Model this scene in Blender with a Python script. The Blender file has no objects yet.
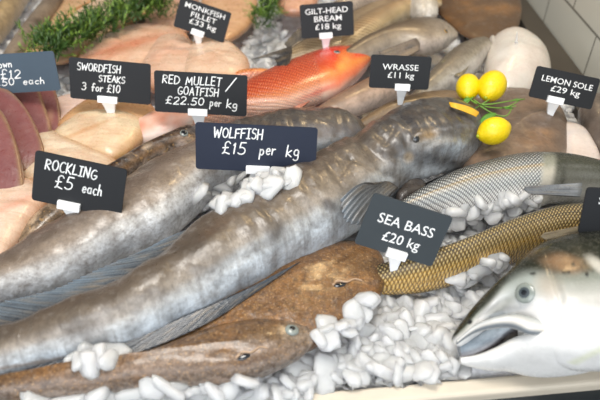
import bpy, math, random
from mathutils import Vector, noise
from mathutils.bvhtree import BVHTree
PI = math.pi
SC = bpy.context.scene
COL = SC.collection
# ------------------------------------------------------------ camera
F = 604.0; PITCH = math.radians(40); H = 0.469
CAM = Vector((0, 0, H))
FWD = Vector((0, math.cos(PITCH), -math.sin(PITCH)))
UPV = Vector((0, math.sin(PITCH), math.cos(PITCH)))
cd = bpy.data.cameras.new('camera'); cam = bpy.data.objects.new('camera', cd); COL.objects.link(cam)
cam.location = CAM; cam.rotation_euler = (PI/2 - PITCH, 0, 0)
cd.sensor_width = 36; cd.lens = F/600*36; cd.clip_start = 0.01; cd.clip_end = 50
cd.dof.use_dof = True; cd.dof.focus_distance = 0.66; cd.dof.aperture_fstop = 5.0
SC.camera = cam
SC.cycles.max_bounces = 16; SC.cycles.diffuse_bounces = 8; SC.cycles.transmission_bounces = 12
# ------------------------------------------------------------ light
SC.view_settings.view_transform = 'Standard'; SC.view_settings.look = 'None'
SC.view_settings.gamma = 1; SC.view_settings.use_curve_mapping = False
SC.view_settings.exposure = 0.0
w = bpy.data.worlds.new('daylight'); SC.world = w; w.use_nodes = True
w.node_tree.nodes['Background'].inputs[0].default_value = (0.86, 0.93, 1.0, 1)
_t = w.node_tree; _tc = _t.nodes.new('ShaderNodeTexCoord'); _sp = _t.nodes.new('ShaderNodeSeparateXYZ'); _mr = _t.nodes.new('ShaderNodeMapRange')
_t.links.new(_tc.outputs['Generated'], _sp.inputs[0]); _t.links.new(_sp.outputs[1], _mr.inputs[0])
for _i, _v in enumerate((-.5, .45, .75, .10)): _mr.inputs[_i+1].default_value = _v   # bright in front; dimmed behind to cut grazing reflections, standing for a dim shop
_t.links.new(_mr.outputs[0], _t.nodes['Background'].inputs[1])
def area(name, loc, target, sx, sy, power, color):
    l = bpy.data.lights.new(name, 'AREA'); l.shape = 'RECTANGLE'; l.size = sx; l.size_y = sy
    l.energy = power; l.color = color
    o = bpy.data.objects.new(name, l); COL.objects.link(o); o.location = loc
    o.rotation_euler = (Vector(target)-Vector(loc)).to_track_quat('-Z', 'Y').to_euler()
    return o
area('daylight_front', (-0.3, -1.15, 1.15), (0.1, 0.6, 0), 2.6, 1.3, 30, (0.93, 0.96, 1.0))
area('ceiling_lamp', (0.35, 1.6, 1.35), (0.05, 0.6, 0), 0.16, 0.10, 5.5, (1.0, 0.72, 0.38))
area('ceiling_strip', (-0.1, 0.45, 1.6), (0.05, 0.6, 0), 0.8, 0.5, 21, (1.0, 0.95, 0.88))

# ------------------------------------------------------------ helpers
def ray(px, py):
    return FWD + Vector((1, 0, 0))*((px-300)/F) + UPV*(-(py-200)/F)
def at(px, py, z=0.0):
    d = ray(px, py); k = (z-H)/d.z
    return CAM + d*k
def proj(p):
    v = p - CAM; zc = v.dot(FWD)
    return 300+F*v.x/zc, 200-F*v.dot(UPV)/zc
def lin(h):
    r = []
    for i in (0, 2, 4):
        c = int(h[i:i+2], 16)/255
        r.append(c/12.92 if c <= .04045 else ((c+.055)/1.055)**2.4)
    return tuple(r)
def mixc(a, b, t):
    t = max(0, min(1, t)); return tuple(a[i]*(1-t)+b[i]*t for i in range(3))
def ramp(stops, v):
    if v <= stops[0][0]: return stops[0][1]
    for (v0, c0), (v1, c1) in zip(stops, stops[1:]):
        if v <= v1:
            t = (v-v0)/(v1-v0); t = t*t*(3-2*t); return mixc(c0, c1, t)
    return stops[-1][1]
def R(*pairs): return [(v, lin(h)) for v, h in pairs]
def cr(p0, p1, p2, p3, t):
    return 0.5*((2*p1)+(p2-p0)*t+(2*p0-5*p1+4*p2-p3)*t*t+(3*p1-p0-3*p2+p3)*t*t*t)
def meta(o, label, cat, group=None, kind=None):
    if label: o['label'] = label
    if cat: o['category'] = cat
    if group: o['group'] = group
    if kind: o['kind'] = kind
    return o
def thing(name, label, cat, loc, group=None):
    o = bpy.data.objects.new(name, None); COL.objects.link(o); o.location = loc
    o.empty_display_size = 0.02
    return meta(o, label, cat, group)
def mesh(name, verts, faces, mat, parent=None, uvs=None, uv2=None, cols=None, smooth=True):
    off = parent_world(parent) if parent else Vector((0, 0, 0))
    me = bpy.data.meshes.new(name)
    me.from_pydata([tuple(Vector(v)-off) for v in verts], [], faces)
    if uvs:
        l1 = me.uv_layers.new(name='fish'); l2 = me.uv_layers.new(name='metric')
        for lp in me.loops:
            l1.data[lp.index].uv = uvs[lp.vertex_index]; l2.data[lp.index].uv = uv2[lp.vertex_index]
    if cols:
        a = me.color_attributes.new('Col', 'FLOAT_COLOR', 'POINT')
        for i, c in enumerate(cols): a.data[i].color = (c[0], c[1], c[2], 1)
    me.materials.append(mat)
    if smooth:
        for p in me.polygons: p.use_smooth = True
    me.update()
    o = bpy.data.objects.new(name, me); COL.objects.link(o)
    if parent: o.parent = parent
    return o
def parent_world(p):
    v = Vector((0, 0, 0))
    while p: v += p.location; p = p.parent
    return v

# ------------------------------------------------------------ materials
class NT:
    def __init__(s, name):
        m = bpy.data.materials.new(name); m.use_nodes = True; s.m = m; s.t = m.node_tree
        s.b = s.t.nodes['Principled BSDF']
    def n(s, typ, **k):
        nd = s.t.nodes.new(typ)
        for a, v in k.items(): setattr(nd, a, v)
        return nd
    def l(s, a, b): s.t.links.new(a, b)
    def math(s, op, a, b=None, c=None):
        nd = s.n('ShaderNodeMath', operation=op)
        for i, x in enumerate((a, b, c)):
            if x is None: continue
            if isinstance(x, (int, float)): nd.inputs[i].default_value = x
            else: s.l(x, nd.inputs[i])
        return nd.outputs[0]
    def noise(s, vec, scale, detail=4, rough=.55, dist=0):
        nd = s.n('ShaderNodeTexNoise'); nd.inputs['Scale'].default_value = scale
        nd.inputs['Detail'].default_value = detail; nd.inputs['Roughness'].default_value = rough
        nd.inputs['Distortion'].default_value = dist
        if vec is not None: s.l(vec, nd.inputs['Vector'])
        return nd.outputs['Fac']
    def rng(s, x, a, b, c=0, d=1):
        nd = s.n('ShaderNodeMapRange'); s.l(x, nd.inputs[0])
        for i, v in enumerate((a, b, c, d)): nd.inputs[i+1].default_value = v
        return nd.outputs[0]
    def mix(s, f, a, b, mode='MIX'):
        nd = s.n('ShaderNodeMix', data_type='RGBA', blend_type=mode)
        for sock, x in ((nd.inputs[0], f), (nd.inputs[6], a), (nd.inputs[7], b)):
            if isinstance(x, (int, float)): sock.default_value = x
            elif isinstance(x, tuple): sock.default_value = (*x[:3], 1)
            else: s.l(x, sock)
        return nd.outputs[2]
    def map(s, vec, sc):
        nd = s.n('ShaderNodeMapping'); nd.inputs['Scale'].default_value = sc; s.l(vec, nd.inputs[0]); return nd.outputs[0]
    def bump(s, h, strength, dist=.002, prev=None):
        nd = s.n('ShaderNodeBump'); nd.inputs['Strength'].default_value = strength
        nd.inputs['Distance'].default_value = dist; s.l(h, nd.inputs['Height'])
        if prev: s.l(prev, nd.inputs['Normal'])
        return nd.outputs[0]
def skin(name, mottle=(60, .35, '3a342e'), streak=None, rough=.38, bump=.35, scales=None, coat=.35, fleck=None, sub=0.0, spec=.5):
    k = NT(name); co = k.n('ShaderNodeTexCoord').outputs['Object']
    col = k.n('ShaderNodeAttribute', attribute_name='Col').outputs['Color']
    uv = k.n('ShaderNodeUVMap', uv_map='metric').outputs[0]
    n1 = k.noise(co, mottle[0], 5, .62, .4)
    f = k.rng(n1, .42, .68, 0, mottle[1])
    c = k.mix(f, col, lin(mottle[2]))
    n2 = k.noise(co, mottle[0]*4.5, 3, .6)
    c = k.mix(k.rng(n2, .45, .7, 0, mottle[1]*.7), c, lin(mottle[2]))
    lt = k.rng(k.noise(co, mottle[0]*2.2, 3, .6), .54, .74, 0, mottle[1]*.32)
    c = k.mix(lt, c, k.mix(.5, c, (.85, .8, .72)))
    nrm = None
    if fleck:   # golden or pale flecks that belong to the skin
        n3 = k.noise(co, fleck[0], 2, .5)
        c = k.mix(k.rng(n3, fleck[1], fleck[1]+.07, 0, fleck[3]), c, lin(fleck[2]))
    if streak:  # (scale, x stretch, y stretch, amount, colour)
        ns = k.noise(k.map(uv, (streak[1], streak[2], 1)), streak[0], 4, .6, .6)
        c = k.mix(k.rng(ns, .48, .66, 0, streak[3]), c, lin(streak[4]))
        nrm = k.bump(ns, .5, .0015)
    if scales:  # (size, dark, light, amount)
        sp = k.n('ShaderNodeSeparateXYZ'); k.l(uv, sp.inputs[0])
        x = k.math('MULTIPLY', sp.outputs[0], 1/scales[0]); y = k.math('MULTIPLY', sp.outputs[1], 1/scales[0]*.92)
        a = k.math('ABSOLUTE', k.math('SINE', k.math('MULTIPLY', k.math('ADD', x, y), PI)))
        b = k.math('ABSOLUTE', k.math('SINE', k.math('MULTIPLY', k.math('SUBTRACT', x, y), PI)))
        d = k.math('MULTIPLY', a, b)
        # scales fade out on head (vertex colour alpha not used; UV fish x)
        u = k.n('ShaderNodeUVMap', uv_map='fish').outputs[0]
        su = k.n('ShaderNodeSeparateXYZ'); k.l(u, su.inputs[0])
        on = k.rng(su.outputs[0], scales[4], scales[4]+.015, 1, 0)
        dk = k.math('MULTIPLY', k.rng(d, .12, .42, 1, 0), k.math('MULTIPLY', on, scales[3]))
        c = k.mix(dk, c, lin(scales[1]))
        li = k.math('MULTIPLY', k.rng(d, .55, .9, 0, 1), k.math('MULTIPLY', on, .55))
        c = k.mix(li, c, lin(scales[2]))
        hgt = k.math('MULTIPLY', d, on)
        nrm = k.bump(hgt, .8, .0012, nrm)
    nrm = k.bump(k.noise(co, 90, 4, .6), bump, .003, nrm)
    nrm = k.bump(k.noise(co, 420, 2, .6), bump*.7, .0008, nrm)
    k.l(c, k.b.inputs['Base Color']); k.l(nrm, k.b.inputs['Normal'])
    k.l(k.rng(n2, .3, .7, rough-.1, rough+.14), k.b.inputs['Roughness'])
    k.b.inputs['Coat Weight'].default_value = coat; k.b.inputs['Coat Roughness'].default_value = .22
    k.b.inputs['Specular IOR Level'].default_value = spec
    if sub:
        k.b.inputs['Subsurface Weight'].default_value = sub; k.b.inputs['Subsurface Radius'].default_value = (.012, .006, .004)
        k.b.inputs['Subsurface Scale'].default_value = .6
    return k.m
def plain(name, h, rough=.5, metal=0, bump=0, bscale=200, var=0, coat=0, trans=0):
    k = NT(name); co = k.n('ShaderNodeTexCoord').outputs['Object']
    n = k.noise(co, bscale, 4)
    c = lin(h)
    k.l(k.mix(k.rng(n, .35, .7, 0, max(var, .02)), c, tuple(x*.55 for x in c)), k.b.inputs['Base Color'])
    k.b.inputs['Roughness'].default_value = rough; k.b.inputs['Metallic'].default_value = metal
    k.b.inputs['Coat Weight'].default_value = coat; k.b.inputs['Transmission Weight'].default_value = trans
    if bump: k.l(k.bump(n, bump, .002), k.b.inputs['Normal'])
    return k.m
M = {}
M['card'] = plain('slate_card', '14161a', .6, var=.15, bscale=60)
M['card_navy'] = plain('navy_card', '121d33', .6, var=.12, bscale=60)
M['card_hazed'] = plain('hazed_card', '343b3f', .55, var=.15, bscale=60)  # black card, lightened with haze put into its colour
M['card_blue'] = plain('blue_grey_card', '3f4f5d', .55, var=.12, bscale=60)
M['chalk'] = plain('white_ink', 'f4f4f2', .6)
M['clip'] = plain('white_plastic', 'fbfcfc', .35)
M['eye_ring'] = plain('eye_ring', '8f968f', .2, coat=.8, var=.5, bscale=200)
M['eye_dark'] = plain('eye_dark', '3a3630', .3, coat=.8, var=.3)
M['eye_gold'] = plain('eye_gold', 'b58a3e', .2, coat=.8, var=.3)
M['iris'] = plain('iris', '4a5256', .15, coat=.8, var=.5, bscale=400)
M['pupil'] = plain('pupil', '10141a', .08, coat=1)
M['lemon'] = plain('lemon_peel', 'f0d000', .38, bump=.5, bscale=330, var=.12, coat=.25)
M['lemon_tip'] = plain('lemon_tip', 'a8b020', .5, var=.3)
M['sprig'] = plain('green_stem', '6f9a3a', .5, var=.3, bscale=80)
M['leaf'] = plain('green_leaf', '4f8a2e', .4, var=.4, bscale=120)
M['needles'] = plain('herb_green', '3f5f25', .5, var=.7, bscale=90)
M['needles2'] = plain('herb_pale_green', '7a9a3c', .5, var=.6, bscale=90)
M['ledge'] = plain('cream_ledge', 'd8ccb8', .45, var=.15, bscale=30)
M['dark'] = plain('dark_base', '22282c', .5, var=.2, bscale=20)
M['steel'] = plain('brushed_steel', '4e4840', .5, metal=.2, var=.6, bscale=9)
k = NT('crushed_ice'); co = k.n('ShaderNodeTexCoord').outputs['Object']
k.l(k.mix(k.rng(k.noise(co, 60, 3), .35, .7), lin('fafbfd'), lin('ecebee')), k.b.inputs['Base Color'])
k.b.inputs['Subsurface Weight'].default_value = .8; k.b.inputs['Subsurface Radius'].default_value = (1, 1, 1.1); k.b.inputs['Subsurface Scale'].default_value = .03
k.b.inputs['Roughness'].default_value = .2; k.b.inputs['Transmission Weight'].default_value = .2; k.b.inputs['IOR'].default_value = 1.31
k.l(k.bump(k.noise(co, 160, 3), .25, .002), k.b.inputs['Normal']); M['ice'] = k.m
k = NT('packed_ice'); co = k.n('ShaderNodeTexCoord').outputs['Object']
k.l(k.mix(k.rng(k.noise(co, 70, 4), .35, .7), lin('e6e7ea'), lin('c4c2c4')), k.b.inputs['Base Color'])
k.b.inputs['Roughness'].default_value = .35; k.b.inputs['Subsurface Weight'].default_value = .7; k.b.inputs['Subsurface Radius'].default_value = (1, 1, 1.1); k.b.inputs['Subsurface Scale'].default_value = .01
k.l(k.bump(k.noise(co, 110, 4), .6, .008), k.b.inputs['Normal']); M['icebed'] = k.m
# tiles
k = NT('wall_tiles'); uvn = k.n('ShaderNodeTexCoord').outputs['Generated']
br = k.n('ShaderNodeTexBrick'); k.l(k.n('ShaderNodeUVMap', uv_map='fish').outputs[0], br.inputs['Vector'])
br.inputs['Scale'].default_value = 1; br.inputs['Brick Width'].default_value = .20; br.inputs['Row Height'].default_value = .088
br.inputs['Mortar Size'].default_value = .0022; br.inputs['Mortar Smooth'].default_value = .2
br.inputs['Color1'].default_value = (*lin('cfccbe'), 1); br.inputs['Color2'].default_value = (*lin('c8c5b8'), 1); br.inputs['Mortar'].default_value = (*lin('7d7a70'), 1)
k.l(br.outputs['Color'], k.b.inputs['Base Color']); k.b.inputs['Roughness'].default_value = .25
k.l(k.bump(br.outputs['Fac'], -.6, .002), k.b.inputs['Normal']); M['tile'] = k.m

# ------------------------------------------------------------ fish body: rings across a spine
def loft(name, st, mat, parent, col, z=None, n=90, m=44, stamps=(), lump=0.0, lscale=25, wrinkle=None, flat=1.0, box=.85, bumps=()):
    """st: (ax,ay,bx,by,zc,t): the two outline points of the animal at one place along it, seen from above, height of its axis and half thickness"""
    S = []
    for ax, ay, bx, by, zc, t in st:
        a, b = at(ax, ay, zc), at(bx, by, zc); c = (a+b)/2; d = (a-b)/2
        Rr = d.length; dn = d.normalized()
        v = (c-CAM); cot = math.hypot(v.x, v.y)/abs(v.z); hv = Vector((v.x, v.y, 0)).normalized()
        ex = t*cot*abs(dn.dot(hv))
        r = math.sqrt(max(Rr*Rr-ex*ex, (.45*Rr)**2))
        S.append((c, dn*r, t))
    L = [0]
    for i in range(1, len(S)): L.append(L[-1]+(S[i][0]-S[i-1][0]).length)
    V = []; UV = []; UV2 = []; C = []
    tot = L[-1]
    for i in range(n+1):
        s = tot*i/n
        j = 0
        while j < len(S)-2 and s > L[j+1]: j += 1
        tt = (s-L[j])/(L[j+1]-L[j]) if L[j+1] > L[j] else 0
        q = [S[max(0, j-1)], S[j], S[j+1], S[min(len(S)-1, j+2)]]
        c = cr(q[0][0], q[1][0], q[2][0], q[3][0], tt); d = cr(q[0][1], q[1][1], q[2][1], q[3][1], tt); t = cr(q[0][2], q[1][2], q[2][2], q[3][2], tt)
        r = d.length
        for jx in range(m):
            th = 2*PI*jx/m
            ct, sn = math.cos(th), math.sin(th)
            sx = math.copysign(abs(ct)**.92, ct); sy = math.copysign(abs(sn)**box, sn)
            p = c + d*sx + Vector((0, 0, t*sy*(1 if sy > 0 else flat)))
            if lump:
                nn = noise.fractal(p*lscale, 1, 2, 3)
                e = lump
                if wrinkle and wrinkle[0] < i/n < wrinkle[1]:
                    wv = math.sin(s*wrinkle[2] + 5*noise.noise(p*14) + 2.0*math.cos(th))
                    p += Vector((0, 0, wrinkle[3]*wv*max(0, sy)))
                p += Vector((0, 0, 1))*nn*e*max(0, sy) + d.normalized()*nn*e*sx
            if bumps and sy > 0:
                qx, qy = proj(p); dz = 0
                for (x0, y0, x1, y1, wd_, ht_) in bumps:
                    ex, ey = x1-x0, y1-y0; l2 = ex*ex+ey*ey or 1
                    k_ = max(0, min(1, ((qx-x0)*ex+(qy-y0)*ey)/l2)); d2 = (qx-x0-k_*ex)**2+(qy-y0-k_*ey)**2
                    if d2 < 9*wd_*wd_: dz += ht_*math.exp(-d2/(wd_*wd_))
                p = p+Vector((0, -.45, 1))*dz*min(1, sy*2)
            v = th/PI if th <= PI else (2*PI-th)/PI
            V.append(p); UV.append((i/n, v)); UV2.append((s, th*max(r, .01)*.82 if th <= PI else (2*PI-th)*max(r, .01)*.82))
    for i, p in enumerate(V):
        u, v = UV[i]
        px, py = proj(p)
        v = 0 if v < .17 else (1-math.cos(PI*(v-.17)))/2   # share of the width as one looks across the flank
        cc = col(u, v, p) if callable(col) else ramp(col, v)
        top = (i % m) <= m/2 + 1
        if top:
            for (sx, sy, rx, ry, ang, hx, soft, amt) in stamps:
                dx, dy = px-sx, py-sy
                ca, sa = math.cos(ang), math.sin(ang)
                ex, ey = (dx*ca+dy*sa)/rx, (-dx*sa+dy*ca)/ry
                dd = math.sqrt(ex*ex+ey*ey)
                if dd < 1+soft:
                    dd += soft*.7*noise.noise(p*60)
                    cc = mixc(cc, hx, amt*max(0, min(1, (1+soft-dd)/(2*soft) if soft else 1)))
        C.append(cc)
    Fc = []
    for i in range(n):
        for j in range(m):
            a = i*m+j; b = i*m+(j+1) % m
            Fc.append((a, b, b+m, a+m))
    Fc.append(tuple(range(m-1, -1, -1))[::-1]); Fc.append(tuple(range(n*m, n*m+m)))
    return mesh(name, V, Fc, mat, parent, UV, UV2, C)
def ST(x, y, rx, ry, deg, hx, soft=.3, amt=1.0): return (x, y, rx, ry, math.radians(deg), lin(hx), soft, amt)

# flat-lying bodies and slices: outline -> domed solid
def pillow(name, pts, z0, h, hb, mat, parent, col, rings=16, seg=110, p=2.4, lump=0.0, lscale=30, stamps=(), tilt=(0, 0), ridges=()):
    W = [at(x, y, z0) for x, y in pts]
    N = len(W); O = []
    for i in range(seg):
        f = i/seg*N; j = int(f) % N; t = f-int(f)
        O.append(cr(W[j-1], W[j], W[(j+1) % N], W[(j+2) % N], t))
    c = sum(O, Vector())/seg
    V = []; C = []; UV = []; UV2 = []
    def top(s, o):
        q = c + (o-c)*s
        zz = h*(1-s**p)**(1/p) if s < 1 else 0
        nn = noise.fractal(q*lscale, 1, 2, 3)*lump
        for (x0, y0, x1, y1, wd, ht) in ridges:
            P0, P1 = at(x0, y0, z0), at(x1, y1, z0); dv = P1-P0; L2 = dv.length_squared
            k_ = max(0, min(1, (q-P0).dot(dv)/L2)); ds = (q-(P0+dv*k_)).length
            zz += ht*math.exp(-(ds/wd)**2)*(1-s**4)
        tz = (q.x-c.x)*tilt[0] + (q.y-c.y)*tilt[1]
        return q + Vector((0, 0, zz + nn*(1-s**6) + tz))
    for side in (1, -1):
        for i in range(rings+1):
            s = math.sin(i/rings*PI/2) if i < rings else 1
            if side == -1 and i == rings: break
            for o in O:
                if side == 1: q = top(s, o)
                else:
                    q = c+(o-c)*s*.985; q = q+Vector((0, 0, -hb*(1-s**p)**(1/p) + (q.x-c.x)*tilt[0]+(q.y-c.y)*tilt[1]))
                V.append(q); UV.append((s, 0)); UV2.append((q.x, q.y))
                cc = col(s, 0, q) if callable(col) else ramp(col, s)
                if side == 1:
                    px, py = proj(q)
                    for (sx, sy, rx, ry, ang, hx, soft, amt) in stamps:
                        dx, dy = px-sx, py-sy; ca, sa = math.cos(ang), math.sin(ang)
                        dd = math.hypot((dx*ca+dy*sa)/rx, (-dx*sa+dy*ca)/ry)
                        if dd < 1+soft: cc = mixc(cc, hx, amt*max(0, min(1, (1+soft-dd)/(2*soft))))
                C.append(cc)
    Fc = []
    for i in range(rings):
        for j in range(seg):
            a = i*seg+j; b = i*seg+(j+1) % seg
            Fc.append((a, b, b+seg, a+seg))
    base = (rings+1)*seg
    for i in range(rings):
        for j in range(seg):
            a = base+i*seg+j; b = base+i*seg+(j+1) % seg
            if i < rings-1: Fc.append((b, a, a+seg, b+seg))
            else: Fc.append((b, a, rings*seg+j, rings*seg+(j+1) % seg))
    return mesh(name, V, Fc, mat, parent, UV, UV2, C)

def fin(name, base, tip, mat, parent, c0, c1, rays=16, amp=.0009, thick=.0012, nv=10, curl=0.0, sweep=0.0):
    """base/tip: pixel+height lists, a rayed membrane spread between them"""
    B = [at(*b) for b in base]; T = [at(*b) for b in tip]; n = rays*4
    def samp(P, f):
        f *= len(P)-1; j = min(int(f), len(P)-2); t = f-j
        return cr(P[max(0, j-1)], P[j], P[j+1], P[min(len(P)-1, j+2)], t)
    V = []; C = []; UV = []; UV2 = []
    for side in (1, -1):
        for i in range(n+1):
            b, t = samp(B, i/n), samp(T, max(0, i/n-sweep*(1-abs(1-2*i/n)*.3)))
            rg = abs(math.sin(PI*rays*i/n))*(.6+.4*noise.noise(Vector((i*.37, len(name), 0)))*2) if rays > 20 else abs(math.sin(PI*rays*i/n))
            rg = max(0, min(1, rg))
            frill = (1-.07*(1-rg)) if True else 1
            for j in range(nv+1):
                f = j/nv
                p = b.lerp(b+(t-b)*frill, f)
                z = amp*rg*f**.5*(1 if side > 0 else 1) + curl*math.sin(PI*f) + side*thick/2*(1-f*.7)
                V.append(p+Vector((0, 0, z))); UV.append((f, i/n)); UV2.append((f*.05, i/n*.1))
                cc = mixc(lin(c0), lin(c1), f); cc = mixc(cc, tuple(x*.45 for x in cc), .75*(1-rg)**2)
                cc = mixc(cc, lin('a08a6a'), .5*max(0, noise.noise(Vector((i*.19, f*3, 7)))))
                cc = mixc(cc, lin('20262e'), .9*max(0, noise.noise(Vector((i*.33, f*2, 17)))))
                C.append(cc)
    Fc = []; w_ = nv+1; K = (n+1)*w_
    for i in range(n):
        for j in range(nv):
            a = i*w_+j
            Fc.append((a, a+w_, a+w_+1, a+1)); Fc.append((K+a, K+a+1, K+a+w_+1, K+a+w_))
    def edge(a, b): Fc.append((a, b, K+b, K+a))
    for i in range(n): edge(i*w_+nv, (i+1)*w_+nv); edge((i+1)*w_, i*w_)
    for j in range(nv): edge(j, j+1); edge(n*w_+j+1, n*w_+j)
    return mesh(name, V, Fc, mat, parent, UV, UV2, C)

def ellipsoid(name, c, ax, mat, parent, nu=24, nv=14, up=None):
    V = []; Fc = []
    X, Y, Z = ax
    for i in range(nv+1):
        ph = -PI/2+PI*i/nv
        for j in range(nu):
            a = 2*PI*j/nu
            V.append(c+X*math.cos(ph)*math.cos(a)+Y*math.cos(ph)*math.sin(a)+Z*math.sin(ph))
    for i in range(nv):
        for j in range(nu):
            Fc.append((i*nu+j, i*nu+(j+1) % nu, (i+1)*nu+(j+1) % nu, (i+1)*nu+j))
    return mesh(name, V, Fc, mat, parent)
def surf_point(objs, px, py):
    """where the line of sight through a photo point meets a built body"""
    d = ray(px, py).normalized(); best = None
    for o in objs:
        off = parent_world(o)
        h, loc, nor, idx = o.ray_cast(CAM-off, d)
        if h and (best is None or (loc+off-CAM).length < best[2]): best = (loc+off, nor, (loc+off-CAM).length)
    return best
def eye(body, px, py, r, parent, ringmat, pupil=.5, flat=.45):
    bpy.context.view_layer.update()
    hit = surf_point([body], px, py)
    if not hit: return
    p, n = hit[0], hit[1].normalized()
    x = n.orthogonal().normalized(); y = n.cross(x)
    e = ellipsoid('eye', p, (x*r, y*r, n*r*flat), ringmat, parent)
    if r > .008: ellipsoid('iris', p+n*r*flat*.4, (x*r*.74, y*r*.74, n*r*flat*.64), M['iris'], e)
    ellipsoid('pupil', p+n*r*flat*.62, (x*r*pupil, y*r*pupil, n*r*flat*.5), M['pupil'], e)
    return e
def tube(name, pts, r0, r1, mat, parent, sides=7):
    n = 14; P = []
    for i in range(n+1):
        f = i/n*(len(pts)-1); j = min(int(f), len(pts)-2); t = f-j
        P.append(cr(pts[max(0, j-1)], pts[j], pts[j+1], pts[min(len(pts)-1, j+2)], t))
    V = []; Fc = []
    for i, p in enumerate(P):
        d = (P[min(n, i+1)]-P[max(0, i-1)]).normalized(); a = d.orthogonal().normalized(); b = d.cross(a); r = r0+(r1-r0)*i/n
        for j in range(sides): V.append(p+(a*math.cos(2*PI*j/sides)+b*math.sin(2*PI*j/sides))*r)
    for i in range(n):
        for j in range(sides): Fc.append((i*sides+j, i*sides+(j+1) % sides, (i+1)*sides+(j+1) % sides, (i+1)*sides+j))
    Fc.append(tuple(range(sides))[::-1]); Fc.append(tuple(range(n*sides, n*sides+sides)))
    return mesh(name, V, Fc, mat, parent)
# ------------------------------------------------------------ the counter
def struct(o): o['kind'] = 'structure'; return o
def icez(x, y):
    return .004*noise.fractal(Vector((x*14, y*14, 3)), 1, 2, 3) + .003*noise.noise(Vector((x*55, y*55, 1)))
V = []; Fc = []; nx, ny = 170, 170
x0, x1 = -.95, .95
def yfront(x): return at(300, 392, .0).y + (x-at(300, 392, 0).x)*.10
for j in range(ny+1):
    for i in range(nx+1):
        x = x0+(x1-x0)*i/nx; ya = yfront(x)
        y = ya+(1.75-ya)*(j/ny)
        V.append((x, y, icez(x, y)-(.0015 if j else .03)))
for j in range(ny):
    for i in range(nx):
        a = j*(nx+1)+i; Fc.append((a, a+1, a+nx+2, a+nx+1))
o = mesh('crushed_ice_bed', V, Fc, M['icebed']); meta(o, 'packed white crushed ice bed that the whole fish display lies on', 'ice', None, 'stuff')
def box(name, pts, z0, z1, mat, parent=None, uvs=None):
    n = len(pts); V = [(p[0], p[1], z0) for p in pts]+[(p[0], p[1], z1) for p in pts]
    Fc = [tuple(range(n))[::-1], tuple(range(n, 2*n))]+[(i, (i+1) % n, n+(i+1) % n, n+i) for i in range(n)]
    return mesh(name, V, Fc, mat, parent, smooth=False)
def front_strip(d0, d1, z0, z1, name, mat):
    xa, xb = -.95, .95
    o = box(name, [(xa, yfront(xa)-d1), (xb, yfront(xb)-d1), (xb, yfront(xb)-d0), (xa, yfront(xa)-d0)], z0, z1, mat)
    return o
o = struct(front_strip(0.0, .017, -.05, -.001, 'trim_1', M['ledge'])); meta(o, 'cream front ledge of the fish counter running below the ice', 'ledge')
b = o.modifiers.new('bevel', 'BEVEL'); b.width = .004; b.segments = 3
o = struct(front_strip(.0165, .30, -.09, -.012, 'trim_2', M['dark'])); meta(o, 'dark counter base in front of the cream ledge', 'counter')
o = struct(box('floor', [(-2.5, -2), (2.5, -2), (2.5, 3.5), (-2.5, 3.5)], -.95, -.9, plain('floor_grey', '6b6862', .6, var=.2, bscale=8)))
# cabinet body under the tray
o = struct(box('trim_3', [(-.95, yfront(-.95)-.2), (.95, yfront(.95)-.2), (.95, 1.75), (-.95, 1.75)], -.9, -.09, M['dark']))
# right wall: tiled, runs away from the viewer; found from its foot line in the photo
wA, wB = at(600, 106, .0), at(519, -4, .0)
wd = (wB-wA).normalized(); wn = Vector((wd.y, -wd.x, 0))
pA = wA-wd*.5; pB = wB+wd*.9; Lw = (pB-pA).length
V = [pA+Vector((0, 0, -.02)), pB+Vector((0, 0, -.02)), pB+Vector((0, 0, 1.0)), pA+Vector((0, 0, 1.0))]
V += [v+wn*.04 for v in V]
uj = (at(562, 52, 0)-pA).dot(wd)
uv = [(-uj, -.008), (Lw-uj, -.008), (Lw-uj, 1.012), (-uj, 1.012)]*2
o = mesh('wall_right', V, [(0, 3, 2, 1), (4, 5, 6, 7), (0, 1, 5, 4), (1, 2, 6, 5), (2, 3, 7, 6), (3, 0, 4, 7)], M['tile'], None, uv, uv, smooth=False); struct(o)
# steel upstand along the foot of the tiles
q0 = pA-wn*.060; q1 = pB-wn*.012; q2 = pB-wn*.002; q3 = pA-wn*.002
struct(box('trim_4', [q0, q1, q2, q3], -.02, .012, M['steel']))

# ------------------------------------------------------------ animals
BASS_U = skin('bass_skin', (70, .12, '5b5a56'), None, .26, .15, (.0042, '303236', 'f2f3ef', .72, .60), coat=.5)
BASS_L = skin('golden_bass_skin', (70, .25, '5a4a30'), None, .30, .15, (.0041, '2c2416', 'f0d898', .72, .83), coat=.5)
WOLF = skin('wolffish_skin', (48, .5, '453b32'), (150, 1.0, .14, .32, '554a3f'), .34, .55, coat=.45)
WOLF2 = skin('second_wolffish_skin', (55, .6, '574a3e'), (60, .3, 1.0, .35, '655749'), .34, .5, coat=.4)
FLAT = skin('flatfish_skin', (190, .85, '3f2a19'), None, .34, .5, coat=.5, fleck=(520, .60, 'c49a62', .4))
SALM = skin('salmon_skin', (60, .14, '7c7a70'), None, .22, .10, coat=0, spec=.3)
ROCK = skin('rockling_skin', (80, .8, '1e1611'), None, .3, .35, coat=.6, fleck=(160, .62, 'c9a06a', .5))
MULL = skin('mullet_skin', (60, .22, 'b0301a'), None, .26, .2, (.0062, '8e2a1a', 'f09060', .45, .66), coat=.6)
BREAM = skin('bream_skin', (60, .5, '6b5236'), None, .34, .3, (.006, '6e5436', 'f0dcb4', .3, .8), coat=.5)
PALE = skin('pale_skin', (50, .18, 'a08a78'), None, .35, .25, coat=.4, sub=.1)
BROWN = skin('brown_skin', (45, .45, '53453a'), None, .4, .35, coat=.35)
FLESH = skin('fillet_flesh', (32, .34, 'bf8c68'), (40, .25, 1.6, .4, 'b0805e'), .30, .45, coat=.4, sub=.15)
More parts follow.
